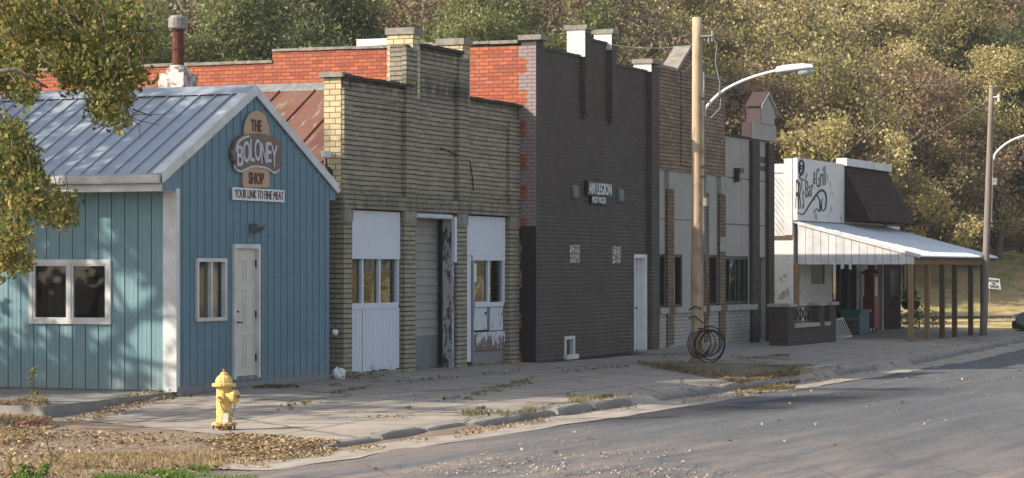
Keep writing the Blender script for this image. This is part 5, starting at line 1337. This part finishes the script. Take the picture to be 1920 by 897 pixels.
def litter(name, m, regions, size, seed, lift=.02, label=None):
    P_ = scatter(regions, seed); r_ = np.random.default_rng(seed); P_[:, 2] += r_.random(len(P_))*lift+.008
    o = quads(name, m, P_, size*(.5+.9*r_.random(len(P_))), r_, .0, .8, None, .75); struct(o, 'stuff', label); return o
litter('fallen_leaves', 'leaf_fallen', [
    ([(0, 772), (85, 765), (105, 800), (0, 860)], 1500, 1.2), ([(100, 790), (330, 745), (350, 752), (220, 782)], 900, 0), ([(0, 800), (400, 815), (640, 832), (480, 872), (0, 897)], 1500, .9),
    ([(430, 812), (640, 828), (620, 845), (470, 858), (380, 830)], 1500, 0), ([(640, 836), (850, 803), (1060, 772), (1060, 780), (840, 812), (660, 842)], 420, .8), ([(850, 798), (905, 792), (905, 806), (850, 812)], 120, 0),
    ([(1080, 760), (1200, 745), (1200, 758), (1090, 772)], 140, 0), ([(1500, 692), (1580, 684), (1580, 700), (1505, 704)], 420, 0), ([(1270, 728), (1390, 714), (1390, 728), (1290, 740)], 160, 0),
    ([(1850, 612), (1905, 606), (1905, 588), (1850, 590)], 700, 0), ([(1600, 678), (1860, 640), (1860, 650), (1620, 690)], 160, .5)], .045, 21, .03, 'pale brown fallen leaves drifted on gravel and gutter')
litter('darkened_leaves', 'leaf_fallen_dark', [
    ([(1190, 686), (1300, 690), (1420, 688), (1500, 692), (1500, 706), (1372, 716), (1345, 708), (1240, 698)], 4200, 0), ([(0, 772), (85, 765), (105, 800), (0, 860)], 900, 1.2), ([(0, 800), (400, 815), (640, 832), (480, 872), (0, 897)], 1500, .9), ([(430, 812), (640, 828), (620, 845), (470, 858), (380, 830)], 1500, 0), ([(1372, 716), (1500, 700), (1490, 716), (1380, 730)], 500, 0),
    ([(330, 745), (600, 712), (600, 722), (420, 748), (260, 775)], 600, .8), ([(500, 735), (570, 735), (560, 745), (470, 748)], 260, 0), ([(600, 722), (750, 704), (760, 712), (620, 735)], 260, .6)], .048, 22, .03, 'dull darkened leaves on the verge, pavement and dirt lot')
litter('road_leaves', 'leaf_fallen', [([(1100, 770), (1600, 700), (1920, 650), (1920, 740), (1500, 860), (1150, 830)], 90, 0), ([(600, 870), (1100, 800), (1300, 860), (1100, 895), (700, 895)], 60, 0), ([(700, 720), (1150, 700), (1050, 760), (800, 790)], 60, 0)], .06, 23, .01, 'single leaves scattered on the road')
litter('gravel', 'gutter', [([(480, 885), (900, 850), (1300, 830), (1400, 895), (500, 897)], 1200, .6), ([(100, 800), (400, 820), (450, 860), (80, 870)], 900, .4)], .03, 24, .01, 'loose pale stones on dirt and road edge')
def grass(name, m, regions, h, seed, label, lean=.35):
    P_ = scatter(regions, seed); r_ = random.Random(seed); mb = MB()
    for x, y, z in P_:
        a = r_.uniform(0, 6.28); hh = h*r_.uniform(.4, 1.1); w_ = .004+hh*.02; dx, dy = math.cos(a)*w_, math.sin(a)*w_
        lx, ly = r_.gauss(0, lean)*hh, r_.gauss(0, lean)*hh
        n = len(mb.v); mb.v += [(x-dx, y-dy, z-.01), (x+dx, y+dy, z-.01), (x+lx*.4+dx*.7, y+ly*.4+dy*.7, z+hh*.6), (x+lx*.4-dx*.7, y+ly*.4-dy*.7, z+hh*.6), (x+lx, y+ly, z+hh*.95)]
        mb.f += [(n, n+1, n+2, n+3), (n+3, n+2, n+4)]
    o = mb.build(name, m); struct(o, 'stuff', label); return o
grass('dry_grass', 'grass_dry', [([(130, 845), (420, 845), (420, 868), (130, 870)], 4200, 0), ([(0, 770), (80, 765), (95, 800), (0, 830)], 1500, 1), ([(0, 860), (200, 850), (200, 897), (0, 897)], 1300, 1),
      ([(420, 860), (480, 850), (480, 862)], 150, 0), ([(1495, 688), (1515, 686), (1515, 700), (1480, 700)], 260, 0)], .075, 31, 'dry tan grass along the edge of the dirt lot')
grass('green_grass', 'grass_green', [([(170, 886), (250, 878), (350, 873), (365, 885), (340, 897), (190, 897)], 3000, 1.7), ([(360, 878), (485, 880), (485, 888), (380, 888)], 900, 0), ([(20, 885), (80, 880), (80, 897), (20, 897)], 700, 0), ([(350, 868), (400, 866), (390, 874)], 150, 0)], .07, 32, 'short bright green grass at the lot edge')
grass('curb_weeds', 'weed', [([(865, 778), (910, 772), (915, 782), (870, 790)], 260, 2), ([(935, 782), (1000, 772), (1010, 780), (940, 795)], 280, 2), ([(1060, 748), (1110, 742), (1110, 758), (1070, 768)], 260, 2), ([(1000, 765), (1150, 742), (1150, 748), (1005, 772)], 350, .8),
      ([(1190, 684), (1420, 680), (1500, 686), (1500, 700), (1372, 712), (1200, 692)], 2600, 1), ([(1375, 716), (1500, 698), (1490, 714), (1380, 728)], 1500, 1), ([(880, 742), (1000, 712), (1010, 716), (890, 752)], 300, 1.5), ([(700, 702), (960, 688), (960, 692), (700, 708)], 800, 1), ([(1240, 672), (1350, 664), (1350, 668), (1240, 676)], 300, 1), ([(1370, 672), (1480, 668), (1480, 674), (1380, 678)], 400, 1)], .055, 33, 'straggly weeds in the kerb and pavement cracks')
# clumps along cracks, spread over lines on the sidewalk
r_ = random.Random(5); P_ = []
for (a, b) in (((740, 722), (980, 700)), ((760, 760), (900, 735)), ((870, 745), (1010, 716)), ((640, 770), (800, 775)), ((900, 770), (1150, 742)), ((500, 760), (620, 748)), ((1050, 700), (1180, 690)), ((620, 740), (700, 728))):
    for k in range(150):
        u = r_.random(); v = onz(a[0]+(b[0]-a[0])*u, a[1]+(b[1]-a[1])*u+r_.gauss(0, 1.2), -.07)
        if noise.noise((v.x*1.4, v.y*1.4, 2)) > -.05: P_.append((v.x, v.y, walk_z(v.x, v.y)+.012+r_.random()*.02))
P_ = np.array(P_); rr_ = np.random.default_rng(9); struct(quads('crack_debris', 'leaf_fallen_dark', P_, .05*(.6+.9*rr_.random(len(P_))), rr_, 0, .6, None, .5), 'stuff', 'twigs, weeds and leaf bits along pavement cracks')

# broken bricks, cloth scrap, sapling weeds
for (px, py, a, lb) in ((42, 801, .3, 'broken red brick, the left one of the pair on the dirt'), (70, 797, -.4, 'whole red brick end-on, the right one of the pair on the dirt')):
    v = onz(px, py, -.2); mb = MB().box(-.1, .1, -.05, .05, 0, .07); mb.v = [(v.x+x*math.cos(a)-y*math.sin(a), v.y+x*math.sin(a)+y*math.cos(a), dirt_z(v.x, v.y)-.01+z+x*.1) for x, y, z in mb.v]
    o = mb.build('loose_brick', 'brick_rubble'); tag(o, lb, 'brick', 'loose bricks on the dirt'); bv = o.modifiers.new('b', 'BEVEL'); bv.width = .008
def lump(name, c, r, m, label, cat):
    mb = MB(); prof = []; SEG = 12
    for i in range(7):
        ph = math.pi*i/6
        for k in range(SEG):
            q = 2*math.pi*k/SEG; rad = r*(1+.45*noise.noise((math.cos(q)*2+c[0], math.sin(q)*2, ph*1.5)))
            mb.v.append((c[0]+rad*math.sin(ph)*math.cos(q), c[1]+rad*math.sin(ph)*math.sin(q), c[2]+rad*.9*math.cos(ph)))
    for i in range(6):
        for k in range(SEG): mb.f.append((i*SEG+k, (i+1)*SEG+k, (i+1)*SEG+(k+1) % SEG, i*SEG+(k+1) % SEG))
    return tag(mb.build(name, m), label, cat)
lump('plastic_bag', (5.42, -.05, .06), .13, 'white_paint', 'crumpled white plastic scrap on the ground at the corner of the blue shop', 'litter')
lump('cloth_scrap', (5.44, .02, .78), .06, 'white_paint', 'small white rag stuck on the brick corner beside the blue wall', 'litter')
v = onz(1545, 691, -.14); bc = MB(); 
for i in range(6): pass
bk = MB().prism([(v.x-1.3, v.y-.05, -.22), (v.x+.9, v.y-.05, -.22), (v.x+.9, v.y+.1, -.22), (v.x-1.3, v.y+.1, -.22)], (0, 0, .15)); o = bk.build('broken_curb_stone', 'sill_stone'); tag(o, 'pale broken kerb stone lying loose past the pole', 'stone'); bv = o.modifiers.new('b', 'BEVEL'); bv.width = .04; bv.segments = 3
def sapling(px, py, z, h, m, label, nl, seed, lsz=.06, spread=.08):
    v = onz(px, py, z); zz = surf(v.x, v.y); e = thing('weed_plant', label, 'weed', (v.x, v.y, zz)); r_ = random.Random(seed)
    pts = [(v.x+.02*math.sin(k), v.y+.02*math.cos(k*1.7), zz-.02+h*k/6) for k in range(7)]
    st_ = MB().tube(pts, [.008]*6+[.003], 5)
    cs = []
    for k in range(1, 7):
        for s_ in range(3):
            a = r_.uniform(0, 6.28); q = Vector(pts[k]); e_ = q+Vector((math.cos(a)*spread, math.sin(a)*spread, .03)); st_.tube([q, e_], .003, 4); cs.append(tuple(e_))
    st_.build('stem', 'weed', e); leaves_mesh('foliage', m, cs, [.03]*len(cs), nl, lsz, e, seed=seed)
sapling(60, 748, -.04, .42, 'leaf_green', 'spindly leafy weed sprouting from the slab before the blue wall', 50, 1, .06, .05)
sapling(92, 872, -.2, .42, 'weed', 'dry bushy weed stalk in the foreground dirt', 60, 2, .03, .11)
sapling(20, 895, -.2, .30, 'grass_dry', 'bare dry stalk at the lower left corner of the lot', 14, 3, .03, .05)
sapling(62, 893, -.2, .12, 'grass_green', 'low leafy green weed among the grass at lower left', 120, 4, .06, .12)
sapling(315, 893, -.2, .10, 'grass_green', 'low leafy green weed in the short green grass', 80, 5, .05, .10)

pa = sheet('path', 'concrete', frange(60, 72, 6), [-12, -9, -6, -3, 0, 3, 6, 9, 12, 15], lambda x, y: ground_z(64.8+(x-66)*.12, y)+.05 if False else max(ground_z(x, y), 0)+.04)
for v in pa.data.vertices: v.co.x = 65.5+(v.co.x-66)*.14; v.co.z = ground_z(v.co.x, v.co.y)+.06
# haze in the autumn air
hz_o = MB().box(-70, 215, -60, 150, -1.6, 60).build('haze', 'concrete'); struct(hz_o, 'stuff', 'thin autumn haze')
hm = bpy.data.materials.new('haze'); hm.use_nodes = True; hn = hm.node_tree.nodes; hn.remove(hn['Principled BSDF'])
pv = hn.new('ShaderNodeVolumePrincipled'); pv.inputs['Color'].default_value = (.9, .92, .95, 1); pv.inputs['Density'].default_value = .0003; pv.inputs['Anisotropy'].default_value = .2
hm.node_tree.links.new(pv.outputs[0], hn['Material Output'].inputs['Volume']); hz_o.data.materials.clear(); hz_o.data.materials.append(hm)

# ================================================================ TREES
def tree_skeleton(seed, H, R, base, nlimb=9, bare=0, levels=3, zoff=0):
    r = random.Random(seed); wood = MB(); ends = []
    lean = Vector((r.uniform(-.06, .06), r.uniform(-.06, .06), 1)); tp = []; r0 = H*.022
    for i in range(9): tp.append(Vector((lean.x*H*.75*i/8+.12*math.sin(i*1.3+seed), lean.y*H*.75*i/8+.12*math.cos(i*1.1+seed), -.4+(H*.80+.4)*i/8)))
    wood.tube(tp, [r0*(1.25 if i == 0 else 1)*(1-.85*i/8)+.02 for i in range(9)], 8)
    def branch(p, d, L, rad, lvl):
        n = 5; pts = [p]; cur = p.copy(); dd = d.copy()
        for i in range(n):
            dd = (dd+Vector((r.gauss(0, .16), r.gauss(0, .16), r.gauss(.02, .12)))).normalized(); cur = cur+dd*L/n; pts.append(cur.copy())
        wood.tube(pts, [rad*(1-.7*i/n)+.012 for i in range(n+1)], 5 if lvl else 6, cap=False)
        if lvl >= levels-1: ends.append(pts[3]); ends.append(pts[-1]); return
        k = 5 if lvl == 0 else 5
        for i in range(k):
            q = pts[1+(i % n)]; a = Vector((r.gauss(0, 1), r.gauss(0, 1), r.gauss(.1, .7))).normalized()
            nd = (dd*.55+a*.8).normalized(); branch(q.copy(), nd, L*r.uniform(.38, .62), rad*.5, lvl+1)
        ends.append(pts[-1])
    for i in range(nlimb):
        u = (i+.5)/nlimb; hgt = base*.8+(H*.80-base*.8)*u; tt_ = (hgt+.4)/(H*.8+.4)*8; k = min(int(tt_), 7); p = tp[k].lerp(tp[k+1], tt_-k)
        a = i*2.4+r.uniform(-.5, .5); el = .15+.9*u
        d = Vector((math.cos(a)*math.cos(el), math.sin(a)*math.cos(el), math.sin(el)))
        Rl = R*math.sqrt(max(.15, 1-((u-.35)/.75)**2))
        branch(p, d, Rl*r.uniform(.75, 1.0), r0*.42*(1-.5*u), 0)
    return wood, ends
def make_tree(seed, H, R, base, leafm, nleaf, lsz, clump, aspect=.6, nlimb=9, droop=.3):
    wood, ends = tree_skeleton(seed, H, R, base, nlimb)
    wme = bpy.data.meshes.new('trunk'); wme.from_pydata(wood.v, [], wood.f); wme.materials.append(MATS['bark']); wme.shade_smooth()
    r_ = np.random.default_rng(seed+3); E3 = np.array([tuple(e) for e in ends]); n = nleaf
    wt = r_.random(len(E3))**1.5+.05; wt /= wt.sum(); idx = r_.choice(len(E3), n, p=wt)
    off = r_.normal(size=(n, 3))*clump*.55; off[:, 2] *= .7
    P_ = E3[idx]+off; P_ = P_[P_[:, 2] > base*.35]
    lme = quads('crown', leafm, P_, lsz*(.35+1.25*r_.random(len(P_))), r_, droop, 0, None, aspect, me_only=True)
    return wme, lme
protos = {
 'g1': make_tree(101, 13, 5.4, 3.0, 'leaf_green', 64000, .16, .8, .45),
 'g2': make_tree(102, 15, 6.0, 3.5, 'leaf_green', 70000, .16, .8, .45),
 'g3': make_tree(103, 11, 4.8, 1.5, 'leaf_green', 52000, .16, .8, .45),
 'y1': make_tree(104, 13, 6.2, 1.5, 'leaf_gold', 46000, .19, .72, .7, 12),
 'y2': make_tree(105, 15, 6.8, 2.5, 'leaf_gold', 50000, .19, .72, .7, 12),
 'y3': make_tree(106, 11, 5.2, 1.0, 'leaf_rust', 19000, .18, .75, .7, 13),
}
def put_tree(kind, loc, rz, s_, label, group='trees on the hillside behind the shops', name='tree'):
    wme, lme = protos[kind]; e = bpy.data.objects.new(name, None); COL.objects.link(e); e.location = loc; e.rotation_euler = (0, 0, rz); e.scale = (s_, s_, s_)
    tag(e, label, 'tree', group)
    for nm, me in (('trunk', wme), ('crown', lme)):
        o = bpy.data.objects.new(nm, me); COL.objects.link(o); o.parent = e
    return e
KT = {'g': 'dusty green', 'y': 'golden yellow', 'r': 'thin rusty brown'}
def row(specs, where):
    for i, (px, D, kind, s_) in enumerate(specs):
        v = atD(px, 505, D); z = hill(v.x, v.y)-.1
        c = KT['r'] if kind == 'y3' else KT[kind[0]]
        left = 'above the blue shop roof' if px < 480 else 'above the yellow brick parapet' if px < 900 else 'above the black brick hall' if px < 1200 else 'behind the brown brick gable' if px < 1420 else 'behind the bar sign' if px < 1640 else 'beyond the bar porch roof' if px < 1800 else 'beyond the grey pole'
        put_tree(kind, (v.x, v.y, z), (i*1.7+px*.013+D) % 6.28, s_, '%s tree in the %s, %s' % (c, where, left))
protos['d1'] = make_tree(303, 12, 4.6, 1.5, 'leaf_dark', 52000, .16, .7, .45, 12)
protos['b1'] = make_tree(301, 14, 5.2, 5.0, 'leaf_rust', 7000, .17, .8, .7, 15)
protos['b2'] = make_tree(302, 13, 5.6, 4.0, 'leaf_gold', 12000, .17, .8, .7, 14)
KT['b'] = 'nearly bare'
rt_ = random.Random(77)
for where, D, items in (
    ('front', 87, [(40, 'g2', .78), (330, 'g1', .82), (555, 'd1', .92), (735, 'b1', .80), (830, 'g2', .74), (1010, 'g1', .80)]),
    ('second', 97, [(180, 'g1', .80), (440, 'g3', .9), (690, 'g1', .76), (930, 'g3', .92), (1095, 'b1', .82)]),
    ('third', 108, [(60, 'g2', .8), (360, 'b1', .95), (600, 'g2', .75), (860, 'g1', .85), (1080, 'g3', .9)]),
    ('fourth', 120, [(200, 'g3', 1.0), (500, 'g1', .9), (760, 'b2', .95), (1000, 'g2', .8)]),
    ('top', 134, [(80, 'g1', 1.0), (380, 'g2', .9), (680, 'g3', 1.1), (940, 'y3', 1.1)])):
    for i, (px, kind, s_) in enumerate(items):
        v = atD(px, 505, D+rt_.uniform(-2, 2)); z = hill(v.x, v.y)-.3
        what = {'g': 'dusty green', 'y': 'thin rusty', 'b': 'nearly bare', 'd': 'dark shaded green'}[kind[0]]
        place = ('behind the left corner leaves', 'behind the chimney', 'above the red brick parapet step', 'above the yellow brick pier', 'above the black brick hall')[min(int(px/245), 4)]
        put_tree(kind, (v.x, v.y, z), rt_.uniform(0, 6.28), s_, '%s tree of the %s hillside row, %s' % (what, where, place))
for where, D, items in (
    ('lowest', 105, [(1535, 'b2', .78), (1130, 'b2', .75)]),
    ('lawn edge', 114, [(1745, 'y1', .62), (1872, 'y2', .60), (1925, 'd1', .85)]),
    ('front', 108, [(1215, 'y1', .72), (1400, 'y3', .85), (1590, 'y1', .70)]),
    ('second', 114, [(1290, 'y2', .66), (1500, 'b2', .85), (1700, 'y3', .80)]),
    ('third', 121, [(1180, 'y3', .85), (1390, 'y1', .74), (1600, 'y2', .68), (1790, 'y1', .74)]),
    ('fourth', 128, [(1270, 'y1', .76), (1530, 'b1', .95), (1480, 'y2', .70), (1690, 'y1', .78), (1880, 'y3', .9)]),
    ('fifth', 136, [(1150, 'b2', .9), (1350, 'y2', .76), (1570, 'y3', .95), (1770, 'y2', .76), (1960, 'y1', .8)]),
    ('sixth', 145, [(1240, 'y3', 1.0), (1450, 'y1', .9), (1660, 'b2', 1.0), (1850, 'y1', .9)]),
    ('top', 156, [(1130, 'g2', .9), (1340, 'y1', 1.0), (1550, 'y2', .9), (1750, 'y3', 1.1), (1950, 'y2', .9)])):
    for i, (px, kind, s_) in enumerate(items):
        v = atD(px, 505, D+rt_.uniform(-2, 2)); z = hill(v.x, v.y)-.3
        what = {'y1': 'golden', 'y2': 'tall golden', 'y3': 'thin rusty brown', 'b1': 'nearly bare', 'b2': 'half bare', 'g2': 'green', 'd1': 'dark green'}[kind]
        place = ('above the brown brick gable', 'around the street lamp head', 'above the bar sign', 'above the porch roof', 'beside the grey pole')[min(int((px-1100)/175), 4)]
        put_tree(kind, (v.x, v.y, z), rt_.uniform(0, 6.28), s_, '%s tree of the %s right hillside row, %s' % (what, where, place))
# trees across the street (seen in the shop windows)
for i, (x, y, k, s_) in enumerate(((52, -27, 'y1', .8), (66, -30, 'g1', .9), (82, -33, 'y2', .9), (98, -36, 'g3', 1.2), (116, -40, 'y1', 1.0), (138, -46, 'g2', 1.0))):
    put_tree(k, (x, y, -.4), i*1.3, s_, ('small golden', 'slim green', 'broad golden', 'dense green', 'tall golden', 'farthest green')[i]+' tree across the street, mirrored in the shop windows', 'trees across the street')
for i, (x, y, k, s_) in enumerate(((-33, 15, 'g3', .9), (-41, 26, 'g1', 1.0), (-50, 10, 'g2', 1.0), (-46, 38, 'g3', 1.2), (-58, 24, 'g1', 1.1))):
    put_tree(k, (x, y, -.4), i*1.3, s_, ('small leafy', 'slim', 'broad', 'dense round', 'farthest')[i]+' green tree west of the lot, mirrored in the blue shop side window', 'trees west of the lot')
# shade tree just west of the blue shop
protos['m'] = make_tree(207, 12.5, 6.3, 2.6, 'leaf_maple', 27000, .17, .5, .8, 13)
put_tree('m', (-6.6, 9.2, -.3), .8, 1.0, 'maple beyond the left edge that throws leaf shade on the blue wall', None, 'shade_tree')

# near maple whose boughs hang into the upper left corner
DT = 21.5
def near_tree():
    r = random.Random(5); wood = MB(); cl = []
    tb_ = atD(-900, 505, DT); e = thing('maple_tree', 'maple with large green and orange leaves overhanging the upper left corner', 'tree', (tb_.x, tb_.y, -.3))
    wood.tube([(tb_.x, tb_.y, -.4), (tb_.x+.05, tb_.y, 2), (tb_.x-.1, tb_.y+.1, 5.0), (tb_.x, tb_.y, 8)], [.28, .22, .17, .08], 10)
    def dd_(): return DT+r.uniform(-1.3, 1.3)
    boughs = [([(-900, 60), (-500, -120), (-150, -90), (60, -30), (180, 60), (235, 130)], .07),
              ([(-150, -90), (120, -130), (230, -40), (262, 60)], .04), ([(60, -30), (90, 40), (150, 110), (210, 190)], .03),
              ([(-900, 200), (-400, 60), (-120, 150), (0, 230), (50, 330)], .06), ([(-120, 150), (-40, 260), (-10, 380), (30, 470)], .035), ([(0, 230), (60, 300), (110, 380)], .02),
              ([(-120, 150), (30, 130), (90, 165)], .025), ([(-150, -90), (-60, 20), (20, 60), (60, 100)], .03)]
    for pts, rad in boughs:
        D_ = dd_(); P_ = [atD(px, py, D_+(0 if i else 0)) for i, (px, py) in enumerate(pts)]
        wood.tube(P_, [rad*(1-.8*i/(len(P_)-1))+.004 for i in range(len(P_))], 6)
    sprays = []
    def add(px, py, rad, n):
        for _ in range(n): sprays.append((atD(px+r.gauss(0, rad*.5), py+r.gauss(0, rad*.45), dd_()), .125))
    for px, py, rad, n in ((20, 20, 60, 26), (90, 20, 60, 26), (160, 20, 55, 24), (225, 30, 42, 18), (250, 90, 26, 9), (60, 75, 45, 14), (120, 80, 55, 24), (190, 90, 50, 22), (235, 140, 26, 9),
                           (165, 135, 45, 16), (205, 175, 30, 12), (205, 215, 18, 7), (130, 130, 25, 5), (30, 110, 34, 7), (10, 160, 24, 5), (40, 150, 22, 4), (50, 175, 12, 3), (15, 255, 30, 12), (45, 300, 35, 15), (10, 320, 40, 16), (60, 350, 28, 12),
                           (100, 385, 20, 7), (122, 402, 10, 3), (10, 390, 35, 13), (20, 440, 30, 12), (40, 485, 22, 8), (0, 480, 22, 8), (75, 395, 22, 5), (-60, 100, 80, 24), (-80, 300, 70, 20), (40, -20, 40, 12), (140, -15, 40, 12)):
        add(px, py, rad, n)
    for c, _ in sprays:     # each twig to each spray
        q = c+Vector((r.uniform(-.2, .05), r.uniform(-.1, .2), r.uniform(.1, .3))); wood.tube([q, c], [.006, .003], 4)
    for pts in ([(205, 190), (255, 225), (300, 235)], [(215, 200), (262, 235), (262, 262)], [(225, 175), (250, 215), (312, 215)], [(248, 205), (285, 218)]):
        wood.tube([atD(a, b, DT) for a, b in pts], [.007, .004, .002][:len(pts)], 4)
    wood.build('trunk', 'bark', e, smooth=True)
    leaves_mesh('crown', 'leaf_maple', [c for c, _ in sprays], [s_*1.1 for _, s_ in sprays], 26000, .050, e, .8, seed=8, aspect=.6)
near_tree()
